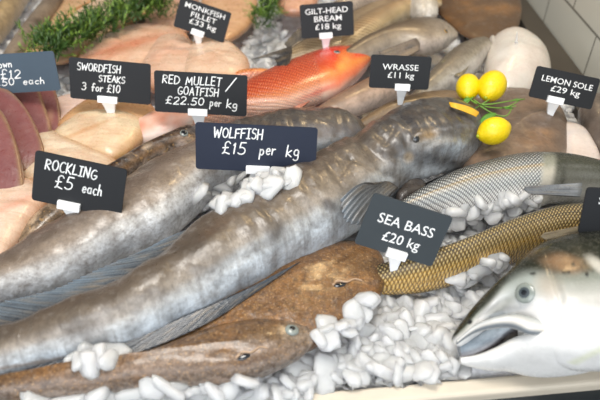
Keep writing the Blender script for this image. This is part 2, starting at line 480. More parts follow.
TUNA = skin('tuna_flesh', (50, .25, '6b2e34'), (60, 1, .2, .28, '70343a'), .34, .25, coat=.4, sub=.1)
FIN = skin('fin_skin', (80, .25, '3b4048'), None, .3, .3, coat=.6)
def whole(name, label, cat, st, mat, col, loc=None, group=None, body='body', **k):
    c = at(*[(st[len(st)//2][i]+st[len(st)//2][i+2])/2 for i in (0, 1)], 0)
    t = thing(name, label, cat, c, group)
    b = loft(body, st, mat, t, col, **k)
    return t, b

# --- the big wolffish across the middle
wolf_st = [(-80, 352, -70, 408, .030, .016), (0, 327, 0, 386, .036, .024), (60, 307, 66, 371, .040, .030), (120, 282, 136, 355, .046, .036),
    (160, 256, 192, 327, .050, .038), (200, 224, 244, 299, .052, .040), (240, 196, 294, 269, .054, .042), (280, 174, 338, 248, .054, .044),
    (315, 154, 372, 226, .054, .043), (345, 138, 400, 203, .055, .042), (370, 121, 417, 190, .058, .042), (395, 109, 434, 185, .060, .043),
    (420, 103, 452, 180, .060, .042), (445, 102, 469, 172, .058, .038), (465, 108, 480, 161, .055, .030), (477, 118, 485, 148, .053, .018), (484, 130, 486, 138, .052, .006)]
def wolfcol(u, v, p):
    c = ramp(R((0, '54493f'), (.15, '5f5245'), (.38, '7f7262'), (.56, '9c9184'), (.72, 'bcbebe'), (.86, 'd6dee4'), (1, '8f9ba8')), v+.05*noise.noise(p*18))  # belly paleness is part coloration, part light; lower edge darkened as shade
    if u > .72: c = mixc(c, ramp(R((0, '363534'), (.2, '4e4b48'), (.4, '6c6763'), (.6, '8b8986'), (.8, 'a9adb0'), (1, '76797c')), v), (u-.72)/.1)
    m = noise.fractal(Vector((p.x*22, p.y*22, p.z*10)), 1, 2, 4)
    return mixc(c, lin('463d34'), max(0, m)*.9)
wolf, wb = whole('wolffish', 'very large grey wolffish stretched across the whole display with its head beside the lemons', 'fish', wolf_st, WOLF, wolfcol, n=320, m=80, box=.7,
    bumps=[(352, 128, 404, 192, 7, -.007), (392, 108, 352, 130, 6, -.004), (435, 138, 435, 138, 30, .005), (452, 172, 484, 156, 1.6, -.003), (432, 176, 452, 172, 1.6, -.002), (380, 150, 395, 128, 2.2, -.0025), (395, 175, 350, 158, 2.2, -.0025), (350, 158, 338, 178, 2.2, -.0025), (418, 138, 418, 138, 7, .004), (440, 150, 462, 152, 9, .004), (400, 168, 440, 172, 4, .002), (392, 156, 408, 160, 2, -.0025), (450, 112, 470, 122, 2, -.002),
        (425, 150, 450, 138, 1.6, -.0018), (470, 135, 455, 128, 2, -.002), (60, 340, 200, 280, 9, -.003), (210, 275, 290, 232, 5, -.0015)],
    lump=.0035, lscale=24, wrinkle=(.45, .92, 330, .0008),
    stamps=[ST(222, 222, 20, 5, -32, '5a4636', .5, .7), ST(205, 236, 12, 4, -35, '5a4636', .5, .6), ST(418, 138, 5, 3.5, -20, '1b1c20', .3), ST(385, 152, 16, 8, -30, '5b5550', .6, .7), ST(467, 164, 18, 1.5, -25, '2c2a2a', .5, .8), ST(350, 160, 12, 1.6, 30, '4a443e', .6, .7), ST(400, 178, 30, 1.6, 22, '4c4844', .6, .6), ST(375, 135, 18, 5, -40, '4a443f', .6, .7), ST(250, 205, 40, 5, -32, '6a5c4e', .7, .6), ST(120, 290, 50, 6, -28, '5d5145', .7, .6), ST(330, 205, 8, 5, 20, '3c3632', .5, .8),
            ST(430, 132, 46, 34, -5, '3a3a3c', .5, .75), ST(458, 150, 18, 8, 12, 'b8c0c6', .6, .9), ST(425, 172, 30, 6, 6, 'c0c4c6', .6, .85), ST(432, 143, 18, 5, -10, 'a8a49c', .6, .8), ST(392, 170, 14, 8, 40, 'a09a92', .6, .6), ST(445, 160, 26, 1.4, 10, '2c2c2e', .6, .8), ST(440, 130, 20, 1.3, -12, '8a8a8c', .6, .8), ST(425, 124, 24, 1.2, -14, '77777a', .6, .7), ST(430, 116, 30, 9, -5, '333438', .7, .7), ST(402, 148, 5, 14, 30, '2e2d2e', .7, .7), ST(426, 135, 11, 5, -15, 'b08a4a', .5, .5), ST(408, 158, 5, 5, 0, 'c0a274', .5, .5),  # the two gold stamps are warm lamp glints put into the head colour
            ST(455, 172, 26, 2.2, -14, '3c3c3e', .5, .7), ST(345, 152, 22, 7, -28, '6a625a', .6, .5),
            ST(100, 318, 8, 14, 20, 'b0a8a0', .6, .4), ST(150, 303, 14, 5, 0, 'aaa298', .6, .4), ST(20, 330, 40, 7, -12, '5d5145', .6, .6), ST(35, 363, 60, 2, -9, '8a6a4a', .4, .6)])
fin('dorsal_fin', [(-60, 352, .05), (0, 333, .052), (60, 311, .056), (120, 288, .066), (165, 256, .074), (205, 222, .080)],
    [(-60, 322, .040), (0, 302, .042), (50, 290, .046), (100, 268, .054), (150, 247, .062), (198, 218, .078)], FIN, wolf, '4c4a48', '7c8c99', rays=46, amp=.0014, sweep=.22, nv=16)
fin('anal_fin', [(-60, 380, .02), (0, 368, .036), (60, 354, .042), (125, 342, .048), (190, 314, .052), (245, 290, .052), (300, 262, .050)],
    [(-60, 404, .02), (0, 388, .038), (60, 372, .043), (125, 359, .046), (200, 328, .048), (250, 297, .048), (302, 259, .050)], FIN, wolf, '3a444f', '1e2730', rays=56, amp=.0012, sweep=.16, nv=14)
fin('pectoral_fin', [(398, 188, .058), (388, 182, .072), (374, 184, .088)],
    [(372, 226, .048), (346, 224, .07), (340, 200, .092)], FIN, wolf, '6a625a', '7d858c', rays=9, amp=.0022, nv=16, curl=.008, thick=.002)
pillow('pelvic_fin', [(396, 196), (404, 186), (416, 180), (425, 184), (424, 192), (410, 198), (400, 202)], .045, .008, .01, WOLF, wolf, lambda s, v, p: lin('3a3431'), lump=.003, rings=8, seg=50)
eye(wb, 416, 139, .0040, wolf, M['eye_dark'], .7, .3)

# --- second wolffish behind it
w2_st = [(-70, 290, -80, 330, .03, .016), (0, 258, 0, 308, .032, .024), (50, 226, 62, 292, .036, .030), (100, 196, 120, 264, .04, .034), (150, 166, 170, 240, .042, .036),
    (192, 144, 208, 208, .042, .036), (235, 124, 246, 186, .044, .034), (280, 113, 288, 178, .046, .034), (320, 110, 325, 172, .046, .034), (345, 113, 350, 163, .044, .028), (359, 122, 362, 152, .042, .018), (366, 132, 367, 142, .041, .005)]
def w2col(u, v, p):
    c = ramp(R((0, '5a4c40'), (.18, '74655a'), (.42, '8f7f6f'), (.54, 'a89a8c'), (.68, 'dcdad6'), (.9, 'e0e2e4'), (1, 'a8aeb4')), v+.05*noise.noise(p*20))
    if u > .58: c = mixc(c, ramp(R((0, '2f2d2c'), (.3, '4e4b48'), (.55, '77767a'), (.8, '8f959a'), (1, '5a616a')), v), (u-.58)/.1)
    return mixc(c, lin('5a5048'), max(0, noise.fractal(p*26, 1, 2, 4))*.5)
w2, w2b = whole('wolffish', 'pale bellied grey wolffish lying behind the largest one, its head under the navy price card', 'fish', w2_st, WOLF2, w2col, n=240, m=64, lump=.003, box=.75, bumps=[(322, 168, 355, 152, 2, -.003), (270, 120, 262, 170, 3, -.002), (300, 150, 340, 140, 5, .002)],
    wrinkle=(.62, .97, 420, .0006), stamps=[ST(288, 122, 26, 3, -8, '38363a', .6, .5), ST(345, 128, 12, 4, 20, '4c4a4c', .6, .6), ST(330, 165, 24, 3, -20, '4a5058', .6, .6), ST(60, 255, 40, 10, -33, '7a6d60', .7, .5)])
fin('pectoral_fin', [(338, 155, .06), (320, 162, .062), (300, 168, .06)], [(330, 172, .042), (306, 188, .036), (272, 190, .03)], FIN, w2, '6f7276', '4b545e', rays=9, amp=.001)

# --- rockling
rk_st = [(20, 228, 24, 262, .030, .012), (45, 207, 52, 240, .034, .016), (80, 181, 95, 210, .036, .018), (110, 164, 130, 186, .038, .019), (140, 147, 156, 168, .040, .019),
    (165, 134, 179, 158, .042, .018), (184, 126, 196, 152, .042, .016), (197, 126, 205, 143, .041, .009), (203, 131, 206, 136, .04, .003)]
def rkcol(u, v, p):
    c = ramp(R((0, '2c2018'), (.4, '4c3626'), (.7, '8a6c50'), (1, 'd8c4b4')), v)
    if u < .35: c = mixc(lin('a88e70'), c, u/.35)
    return mixc(c, lin('c9ae90'), max(0, noise.fractal(p*55, 1, 2, 3)-.12)*1.3)
rk, rkb = whole('rockling', 'small brown mottled rockling lying between the pale fillets and the grey wolffish', 'fish', rk_st, ROCK, rkcol, n=160, m=40,
    stamps=[ST(178, 148, 9, 5, -35, 'd9c6ba', .5, .8), ST(155, 162, 8, 3, -30, 'cbb19a', .5, .7)])
eye(rkb, 184, 133, .0050, rk, M['eye_ring'], .75, .3)

# --- sea bass, upper and lower
def basscol(back, mid, belly, gold, h=.78):
    def f(u, v, p):
        c = ramp([(0, lin(back)), (.10, lin(back)), (.30, mixc(lin(back), lin(mid), .55)), (.42, lin(mid)), (.66, lin(mid)), (.82, lin(belly)), (1, lin(belly))], v)
        if abs(v-.38) < .018: c = mixc(c, lin(gold), .8)
        c = mixc(c, lin(gold), .35*max(0, 1-abs(v-.44)/.1))
        if u > h: c = mixc(c, ramp(R((0, '3e4034'), (.35, '8d8d7e'), (.6, 'c4bdac'), (1, 'ded9d0')), v), (u-h)/.02)
        if u > h+.045: c = mixc(c, ramp(R((0, '24251e'), (.4, '3a3c30'), (.7, '66655a'), (1, 'b9b6ac')), v), (u-h-.045)/.02)
        return c
    return f
bu_st = [(372, 228, 380, 240, .026, .010), (392, 206, 402, 230, .030, .018), (420, 187, 431, 226, .034, .024), (450, 172, 461, 222, .038, .028), (480, 162, 490, 217, .040, .030),
    (520, 154, 526, 212, .042, .031), (560, 154, 560, 206, .042, .030), (600, 163, 592, 206, .040, .028), (635, 178, 625, 206, .036, .020), (655, 194, 650, 202, .033, .008)]
bu, bub = whole('sea_bass', 'silver scaled sea bass with a dark head, the farther of the two basses', 'fish', bu_st, BASS_U, basscol('30312b', 'b6b8b6', 'e6e2dc', 'c4a468', .60), n=220, m=64,
    stamps=[ST(563, 178, 3, 24, 8, '2f3128', .6, .6)])
fin('pectoral_fin', [(582, 183, .074), (582, 190, .070), (580, 197, .064)], [(526, 187, .068), (523, 190, .064), (528, 194, .060)], FIN, bu, '8d9092', '6b7074', rays=10, amp=.0008)
fin('dorsal_fin', [(402, 203, .036), (420, 187, .042), (445, 175, .048)], [(395, 200, .036), (411, 184, .044), (440, 170, .05)], FIN, bu, '2c2c2e', '3c3c3e', rays=8)
bl_st = [(340, 280, 342, 292, .014, .007), (362, 270, 366, 294, .018, .012), (388, 262, 395, 295, .026, .020), (420, 253, 434, 292, .034, .026), (455, 241, 470, 283, .037, .028),
    (490, 226, 505, 270, .038, .029), (520, 214, 535, 262, .038, .029), (550, 206, 563, 254, .038, .028), (580, 204, 592, 248, .037, .026), (610, 208, 618, 240, .034, .018), (632, 220, 636, 228, .032, .006)]
bl, blb = whole('sea_bass', 'golden scaled sea bass half buried in ice just behind the salmon head', 'fish', bl_st, BASS_L, basscol('3c3a30', '9a7c46', 'd8a850', '3c3428'), n=220, m=64)
0 and fin('dorsal_fin', [(430, 249, .058), (455, 240, .062), (490, 226, .064), (520, 214, .064), (550, 207, .062)], [(424, 247, .058), (449, 235, .064), (484, 221, .067), (516, 209, .067), (548, 203, .064)], FIN, bl, '4c4636', '6e6650', rays=18)
fin('pectoral_fin', [(590, 224, .066), (590, 229, .062), (588, 234, .058)], [(544, 233, .062), (540, 237, .058), (545, 240, .054)], FIN, bl, '9a8c70', 'b7a688', rays=8, amp=.0006)

# --- salmon head
sa_st = [(452, 335, 453, 342, .030, .004), (460, 322, 462, 346, .034, .010), (475, 301, 479, 338, .040, .019), (492, 281, 497, 331, .046, .027), (512, 262, 518, 337, .050, .034),
    (530, 249, 535, 352, .052, .039), (550, 241, 552, 366, .053, .043), (575, 235, 577, 374, .054, .046), (600, 233, 602, 377, .054, .047), (640, 234, 642, 378, .054, .046), (700, 240, 702, 374, .052, .044), (735, 250, 737, 366, .052, .040)]
def sacol(u, v, p):
    q = v+.03*noise.noise(p*30)
    c = ramp(R((0, '1c1e17'), (.21, '24271e'), (.29, '3c3e34'), (.36, '868a80'), (.42, 'a5a69e'), (.50, 'c4c2bb'), (.60, 'e6e3df'), (1, 'f0eeea')), q)
    return c
sal, sab = whole('salmon', 'salmon with open jaws and dark back on the ice, only its head in view', 'fish', sa_st, SALM, sacol, n=300, m=110, lump=.0014, bumps=[(548, 258, 562, 300, 3, -.0015), (562, 300, 556, 345, 3, -.0015), (508, 310, 545, 305, 3, -.002), (525, 294, 525, 294, 13, .003), (505, 300, 480, 318, 3, -.0015)],
    stamps=[ST(525, 288, 24, 15, -22, 'a5ada9', .4, .75), ST(505, 304, 18, 5, -38, '8d8f84', .5, .6), ST(560, 262, 26, 8, 12, 'b08a66', .6, .55), ST(548, 285, 12, 12, 0, 'b9a894', .6, .5),
            ST(566, 272, 4.2, 2.2, 8, '17181c', .25), ST(573, 264, 2.0, 2.2, 0, '17181c', .25), ST(582, 269, 2.4, 1.7, 10, '17181c', .25), ST(587, 275, 2.0, 1.4, 10, '17181c', .25), ST(585, 264, 1.2, 1, 0, '17181c', .25), ST(470, 322, 2.6, 2.2, -40, '14161a', .3),
            ST(533, 274, 3, 1.6, 0, '1b1c1c', .3), ST(490, 296, 22, 4.5, -50, '2b2d25', .5, .8), ST(535, 258, 30, 6, -28, '2a2c24', .6, .75), ST(588, 356, 30, 3, -25, 'd9dcae', .6, .5), ST(598, 266, 14, 5, 40, 'd6d2c6', .5, .8),
            ST(506, 312, 22, 2.0, -14, 'e4e6e6', .5, .9), ST(455, 334, 7, 2.5, -60, '23241f', .5, .8)])
# lower jaw, mouth and lip
jaw = loft('lower_jaw', [(459, 357, 461, 364, .018, .003), (474, 355, 478, 368, .020, .008), (490, 348, 496, 371, .024, .014), (508, 338, 515, 372, .030, .022), (530, 336, 536, 373, .038, .029), (556, 342, 560, 372, .044, .028), (590, 346, 592, 368, .048, .022), (620, 350, 621, 362, .050, .008)],
    SALM, sal, R((0, '8c8a86'), (.12, 'dedcd8'), (.5, 'f0eeea'), (1, 'e9e7e3')), n=80, m=40)
loft('mouth_lining', [(457, 341, 461, 359, .020, .004), (472, 336, 474, 358, .024, .007), (490, 328, 492, 352, .030, .010), (510, 324, 513, 342, .036, .014), (528, 324, 530, 338, .040, .014)],
    skin('mouth_skin', (60, .3, '3a3c42'), None, .3, .3, coat=.7), sal, R((0, '8d98a2'), (.4, '9aa6b0'), (.7, '6d6c70'), (.85, '4a3f3c'), (1, '38302e')), n=50, m=30)
loft('upper_lip', [(456, 340, 457, 345, .036, .003), (472, 326, 475, 334, .048, .005), (490, 318, 493, 329, .060, .006), (510, 314, 512, 328, .066, .006), (528, 316, 528, 334, .068, .006), (541, 321, 540, 335, .066, .005), (547, 327, 546, 332, .064, .002)],
    SALM, sal, R((0, '9aa0a0'), (.25, 'c4c6c4'), (.45, 'e0deda'), (.7, 'dcd6cc'), (.85, '8a9094'), (1, '6c7278')), n=70, m=28)
ey = eye(sab, 525, 293, .0088, sal, M['eye_ring'], .42, .25)

# --- two flatfish in front
def flatcol(base, edge):
    def f(s, v, p):
        c = mixc(lin(base), lin(edge), max(0, (s-.86)/.14))
        return mixc(c, lin('a8743c'), max(0, noise.fractal(p*40, 1, 2, 3))*.6)
    return f
c0 = at(270, 320)
fl = thing('flatfish', 'brown speckled flatfish next to the sea bass price card, rear one of two', 'flatfish', c0)
fb = pillow('body', [(100, 352), (130, 342), (165, 326), (200, 304), (245, 280), (290, 259), (325, 247), (353, 243), (373, 248), (384, 261), (385, 283), (376, 303), (352, 325), (320, 345), (280, 360), (200, 375), (140, 368)],
    .028, .020, .022, FLAT, fl, flatcol('7a552f', '5d4228'), rings=48, seg=200, p=2.2, lump=.0015,
    stamps=[ST(358, 281, 12, 2, 10, 'b9946c', .5, .8)])
c0 = at(200, 350)
fl2 = thing('flatfish', 'brown speckled flatfish along the front ledge, front one of two, with ice on its rim', 'flatfish', c0)
fb2 = pillow('body', [(-30, 386), (40, 384), (100, 373), (150, 356), (190, 339), (230, 326), (268, 320), (298, 322), (314, 334), (309, 349), (290, 361), (265, 371), (230, 379), (150, 386), (60, 396), (-30, 400)],
    .036, .017, .03, FLAT, fl2, flatcol('6e5236', '8e8074'), rings=48, seg=220, p=2.2, lump=.0015, ridges=[(60, 372, 240, 352, .004, .0015)],
    stamps=[ST(262, 348, 16, 2.2, -25, 'b9a08c', .5, .7), ST(292, 331, 12, 9, 0, 'a09484', .5, .75), ST(310, 336, 6, 14, 10, '9c8c7a', .5, .6), ST(275, 322, 20, 2, 6, '55402c', .5, .6), ST(150, 366, 120, 5, -8, '9c8674', .7, .5), ST(284, 347, 30, 6, 10, '8e7c6c', .6, .6)])
eye(fb2, 292, 330, .0062, fl2, M['eye_ring'], .5)
eye(fb2, 288, 318, .0045, fl2, M['eye_gold'], .5)

def gill(parent, body, px, py, ang, L):
    bpy.context.view_layer.update()
    h = surf_point([body], px, py); p, n = h[0], h[1].normalized(); a = math.radians(ang)
    x = Vector((math.cos(a), math.sin(a), 0)); x = (x-n*x.dot(n)).normalized(); y = n.cross(x)
    ellipsoid('gill_opening', p, (x*L, y*L*.42, n*L*.22), M['pupil'], parent)
    tubepts = [p-x*L*1.1+y*L*.3, p+y*L*.75+n*.0006, p+x*L*1.2+y*L*.2+n*.001, p+x*L*2.6+y*L*.5+n*.0005, p+x*L*3.6-y*L*.1]
    tube('gill_lip', tubepts, .0012, .0007, plain('gill_lip_skin', 'b8987a', .35, coat=.5, var=.3), parent)
gill(fl, fb, 340, 285, 18, .0062)
gill(fl2, fb2, 244, 357, 25, .0058)
# --- red mullets
mu_st = [(165, 122, 172, 136, .030, .010), (190, 110, 200, 130, .034, .014), (215, 98, 228, 126, .036, .018), (240, 84, 255, 121, .040, .022), (270, 69, 287, 116, .042, .024), (300, 57, 315, 107, .044, .025),
    (325, 49, 340, 98, .044, .024), (345, 47, 354, 86, .044, .020), (360, 49, 365, 74, .043, .014), (372, 53, 373, 60, .042, .005)]
def mucol(u, v, p):
    c = ramp(R((0, 'a83a1c'), (.25, 'bc4420'), (.45, 'cc5828'), (.62, 'd48450'), (.8, 'e4bfa4'), (1, 'ead6c6')), v)
    if u > .68: c = mixc(c, ramp(R((0, 'd0260e'), (.3, 'dd4416'), (.5, 'e88a34'), (.75, 'e87a4e'), (1, 'e6c6b4')), v+.06*noise.noise(p*40)), (u-.68)/.08)
    return c
mu, mub = whole('red_mullet', 'bright orange red mullet with its head next to the small black wrasse card', 'fish', mu_st, MULL, mucol, n=160, m=56,
    stamps=[ST(333, 66, 9, 3, 50, 'd8501c', .5, .7), ST(345, 60, 6, 10, 20, 'eeb05a', .7, .6), ST(318, 92, 18, 2.4, -22, 'c83a30', .5, .7)])
eye(mub, 337, 52, .0050, mu, M['eye_ring'], .7, .3)
fin('pectoral_fin', [(318, 84, .058), (322, 92, .05)], [(290, 100, .05), (296, 112, .04)], FIN, mu, 'd8552f', 'e09070', rays=8, amp=.0006)
m2, m2b = whole('red_mullet', 'pinkish white red mullet lying under the red mullet price card', 'fish', [(110, 138, 112, 146, .026, .008), (130, 120, 140, 146, .03, .014), (160, 110, 170, 142, .034, .018), (190, 100, 200, 128, .036, .018), (215, 90, 225, 116, .036, .014), (232, 84, 236, 96, .034, .005)],
    PALE, lambda u, v, p: mixc(mixc(lin('e0b49c'), lin('ecd8cc'), v), lin('dd6a34'), max(0, noise.fractal(p*25, 1, 2, 3)+.15)*.8), n=90, m=36,
    stamps=[ST(122, 143, 10, 4, 0, 'e0602a', .5, .9), ST(228, 88, 12, 10, 0, 'dd6a34', .6, .7)])
m3, m3b = whole('red_mullet', 'slim orange and yellow mullet behind the bright orange one', 'fish', [(205, 90, 206, 96, .036, .006), (228, 74, 232, 90, .04, .012), (250, 70, 256, 86, .042, .014), (272, 70, 276, 80, .04, .008), (284, 72, 285, 76, .04, .003)],
    MULL, R((0, 'd89a3c'), (.3, 'd88a4a'), (.6, 'd89878'), (1, 'e8c8b4')), n=50, m=28)

# --- breams and wrasse in the back
def bcol(a, b, c_, d):
    return lambda u, v, p: mixc(ramp(R((0, a), (.35, b), (.7, c_), (1, d)), v), lin(a), max(0, noise.fractal(p*22, 1, 2, 3))*.6)
g1, g1b = whole('gilt_head_bream', 'silver bream with a grey forked tail pointing left, under the three line bream card', 'fish', [(283, 54, 286, 64, .036, .006), (300, 42, 306, 64, .04, .012), (325, 30, 334, 62, .044, .018), (352, 12, 364, 50, .046, .020), (380, -6, 390, 24, .046, .016), (398, -12, 402, 6, .044, .006)],
    BREAM, bcol('5e4c38', '9a8262', 'b8a890', 'd2cac0'), n=110, m=44)
fin('tail_fin', [(292, 46, .070), (292, 54, .070), (290, 62, .068)], [(250, 60, .066), (273, 59, .064), (278, 76, .060)], FIN, g1, '453c32', '2c2824', rays=12, amp=.0008)
fin('dorsal_fin', [(290, 50, .044), (300, 42, .048), (314, 34, .052)], [(284, 44, .044), (300, 28, .05), (320, 24, .052)], FIN, g1, '6e6458', '6f675c', rays=8)
g2, g2b = whole('gilt_head_bream', 'golden scaled bream lying behind the pale brown wrasse', 'fish', [(326, 52, 330, 58, .044, .006), (342, 30, 352, 54, .05, .016), (365, 12, 378, 44, .054, .022), (395, 0, 405, 28, .056, .024), (420, -8, 426, 16, .056, .02), (440, -8, 442, 6, .054, .008)],
    BREAM, bcol('644a28', 'a8845a', 'c4a878', 'd8c8ac'), n=110, m=44)
g3, g3b = whole('gilt_head_bream', 'pale pinkish bream at the back edge above the golden scaled one', 'fish', [(322, 10, 326, 22, .06, .01), (345, -6, 352, 16, .064, .018), (375, -16, 382, 4, .066, .02), (405, -22, 410, -4, .066, .014)],
    BREAM, bcol('6f5a48', '9b8878', 'c0aca0', 'dcd0c8'), n=80, m=40)
g4, g4b = whole('gilt_head_bream', 'bream with a blunt white head at the back edge, behind the golden scaled one', 'fish', [(395, -28, 398, 0, .06, .016), (412, -20, 416, 22, .064, .024), (426, -12, 430, 24, .064, .02), (436, 0, 438, 16, .062, .008)],
    BREAM, bcol('a89880', 'd0c4b0', 'e4dfd6', 'ece8e2'), n=80, m=40)
wr, wrb = whole('wrasse', 'pale brown wrasse behind its price card with its snout to the right', 'fish', [(315, 78, 320, 86, .04, .008), (335, 58, 345, 74, .046, .016), (360, 39, 372, 64, .05, .022), (390, 25, 400, 58, .052, .025), (418, 18, 426, 57, .053, .025), (437, 20, 445, 51, .052, .02), (450, 27, 454, 43, .05, .011), (457, 33, 458, 38, .05, .004)],
    BROWN, lambda u, v, p: mixc(ramp(R((0, '4a3e30'), (.4, '6f5f4c'), (.6, '94836c'), (.8, 'b8a894'), (1, 'dcd4c8')), v), lin('cdbfae'), max(0, (u-.75))*2), n=110, m=44, stamps=[ST(448, 40, 7, 5, -20, 'd8cfc2', .6, .7), ST(426, 47, 18, 6, -20, 'cdbcb0', .6, .6)])
fin('pectoral_fin', [(416, 38, .078), (420, 44, .072), (420, 50, .068)], [(378, 52, .072), (382, 60, .064), (394, 64, .06)], FIN, wr, '7a6a5c', '6b5f54', rays=10, amp=.0008)
eye(wrb, 446, 31, .0035, wr, M['eye_gold'], .75, .3)
wr2, wr2b = whole('wrasse', 'pinkish brown wrasse half hidden under the two line wrasse card', 'fish', [(292, 130, 296, 138, .03, .008), (315, 108, 322, 128, .034, .014), (340, 92, 350, 120, .038, .018), (370, 76, 382, 108, .04, .02), (400, 62, 412, 92, .042, .018), (425, 56, 430, 74, .042, .008)],
    BROWN, R((0, '7a5e4a'), (.4, '9a7c66'), (.65, 'c4a894'), (1, 'dcc8ba')), n=90, m=40)
wr3, wr3b = whole('wrasse', 'olive brown wrasse whose back shows between the wrasse card and the big wolffish head', 'fish', [(335, 138, 340, 146, .034, .01), (360, 118, 370, 140, .038, .016), (385, 103, 395, 132, .042, .02), (415, 94, 425, 128, .044, .022), (445, 91, 455, 124, .044, .022), (472, 97, 478, 122, .042, .016), (487, 106, 488, 114, .04, .006)],
    BROWN, R((0, '5e4a30'), (.35, '7e6648'), (.6, '947c60'), (1, 'b8a890')), n=90, m=40)
wr4, wr4b = whole('wrasse', 'plump pale grey fish with an olive fin, right of the wrasse card', 'fish', [(395, 112, 405, 126, .036, .01), (412, 88, 428, 112, .042, .02), (428, 66, 450, 102, .046, .026), (446, 49, 470, 90, .05, .028), (464, 40, 484, 74, .05, .024), (480, 38, 491, 58, .048, .016), (491, 43, 493, 50, .046, .005)],
    BROWN, R((0, '5e5648'), (.35, '766c5c'), (.55, 'a09684'), (.75, 'ccc6bc'), (1, 'dedcd8')), n=100, m=44)
fin('pectoral_fin', [(466, 50, .074), (470, 56, .07), (470, 64, .066)], [(440, 62, .074), (448, 74, .066), (462, 78, .062)], FIN, wr4, '8c7f5c', '7a6f50', rays=9, amp=.0006)
def flat(name, label, cat, pts, z0, h, hb, mat, col, group=None, **k):
    cx = sum(p[0] for p in pts)/len(pts); cy = sum(p[1] for p in pts)/len(pts)
    t = pillow(name, pts, z0, h, hb, mat, None, col, **k); meta(t, label, cat, group)
    # put the origin at its base
    c = at(cx, cy, 0); 
    for v in t.data.vertices: v.co -= c
    t.location = c
    return t
whitefish = thing('monkfish', 'plump white skinned monkfish with a small spike, against the tiled wall side', 'fish', at(515, 66))
pillow('body', [(484, 88), (484, 62), (491, 46), (507, 38), (526, 41), (541, 53), (549, 68), (548, 84), (530, 100), (505, 104), (490, 98)], .03, .045, .025, PALE, whitefish,
    lambda s, v, p: mixc(lin('ddd6cc'), lin('cdb4a6'), max(0, noise.fractal(p*16, 1, 2, 2))*.6), rings=20, p=2.1, lump=.004, lscale=16)
tp = at(517, 32, .10); bs = at(516, 47, .065)
V = []; Fc = []
for i in range(9):
    f = i/8; c = bs.lerp(tp, f); r = .0035*(1-f*.85)
    for j in range(8): V.append(c+Vector((math.cos(j*PI/4)*r, math.sin(j*PI/4)*r, 0)))
for i in range(8):
    for j in range(8): Fc.append((i*8+j, i*8+(j+1) % 8, i*8+8+(j+1) % 8, i*8+8+j))
Fc.append(tuple(range(64, 72))); mesh('spine', V, Fc, M['clip'], whitefish)
fin('frill', [(490, 50, .05), (500, 44, .056), (512, 42, .06), (530, 46, .056)], [(489, 38, .05), (500, 34, .056), (512, 36, .06), (532, 39, .056)], PALE, whitefish, 'd8cec2', 'cfc6bc', rays=5, amp=.003)
flat('flatfish', 'rusty brown flatfish lying flat at the back corner behind the white monkfish', 'flatfish', [(432, 4), (445, -14), (475, -24), (505, -18), (520, 0), (520, 22), (510, 38), (488, 44), (464, 36), (445, 20)], .028, .012, .012, BROWN,
     lambda s, v, p: mixc(lin('5b4026'), lin('a06e34'), max(0, noise.fractal(p*14, 1, 2, 3)+.1)*.8))
sole = thing('lemon_sole', 'broad brown lemon sole under the single lemon and its own price card', 'flatfish', at(520, 130))
pillow('body', [(462, 172), (464, 130), (472, 108), (490, 94), (515, 91), (545, 98), (560, 110), (568, 130), (567, 160), (560, 185), (520, 200), (480, 195)], .04, .022, .03, BROWN, sole,
    lambda s, v, p: mixc(mixc(lin('6c5a4c'), lin('94755a'), max(0, noise.fractal(p*14, 1, 2, 3)+.1)), lin('6b6058'), max(0, (s-.85)/.15)*.6), rings=20, lump=.003, ridges=[(480, 140, 560, 125, .006, .003)],
    stamps=[ST(535, 138, 14, 6, 10, '9a7048', .7, .5), ST(545, 132, 10, 4, 0, 'a07a54', .7, .5)])
flat('lemon_sole', 'upturned sole showing its white underside between the brown sole and the wall side', 'flatfish', [(556, 130), (568, 126), (582, 132), (592, 146), (600, 166), (590, 182), (566, 180)], .036, .018, .02, PALE, lambda s, v, p: mixc(lin('dccfc6'), lin('cbb3a8'), max(0, noise.fractal(p*20, 1, 2, 2))), seg=60, rings=10)
flat('brown_fish', 'dark brown grey fish end in the right corner under the lemon sole card', 'fish', [(578, 112), (590, 100), (615, 98), (640, 115), (640, 160), (612, 168), (594, 150), (584, 132)], .036, .026, .02, BROWN, lambda s, v, p: lin('675c54'), seg=60, rings=10, lump=.003)
# whole fish at the top left
h1, h1b = whole('hake', 'grey mottled round fish at the top left corner, second from the left edge', 'fish', [(-20, 92, 0, 104, .03, .014), (0, 54, 22, 74, .034, .02), (14, 32, 42, 48, .038, .022), (32, 10, 60, 22, .04, .022), (48, -10, 74, 0, .042, .02), (66, -30, 88, -22, .042, .012)],
    BROWN, lambda u, v, p: mixc(lin('8a7a68'), lin('54483e'), max(0, noise.fractal(p*30, 1, 2, 3)+.1)*1.2), n=90, m=36)
h2, h2b = whole('hake', 'tan round fish cut off by the top left corner of the display', 'fish', [(-60, 70, -30, 84, .03, .014), (-30, 30, 2, 50, .036, .022), (-6, 4, 22, 22, .04, .022), (14, -18, 38, -6, .04, .018), (34, -34, 50, -28, .04, .008)],
    BROWN, R((0, '8b7350'), (.4, 'b49a70'), (1, 'c4ac88')), n=70, m=36)
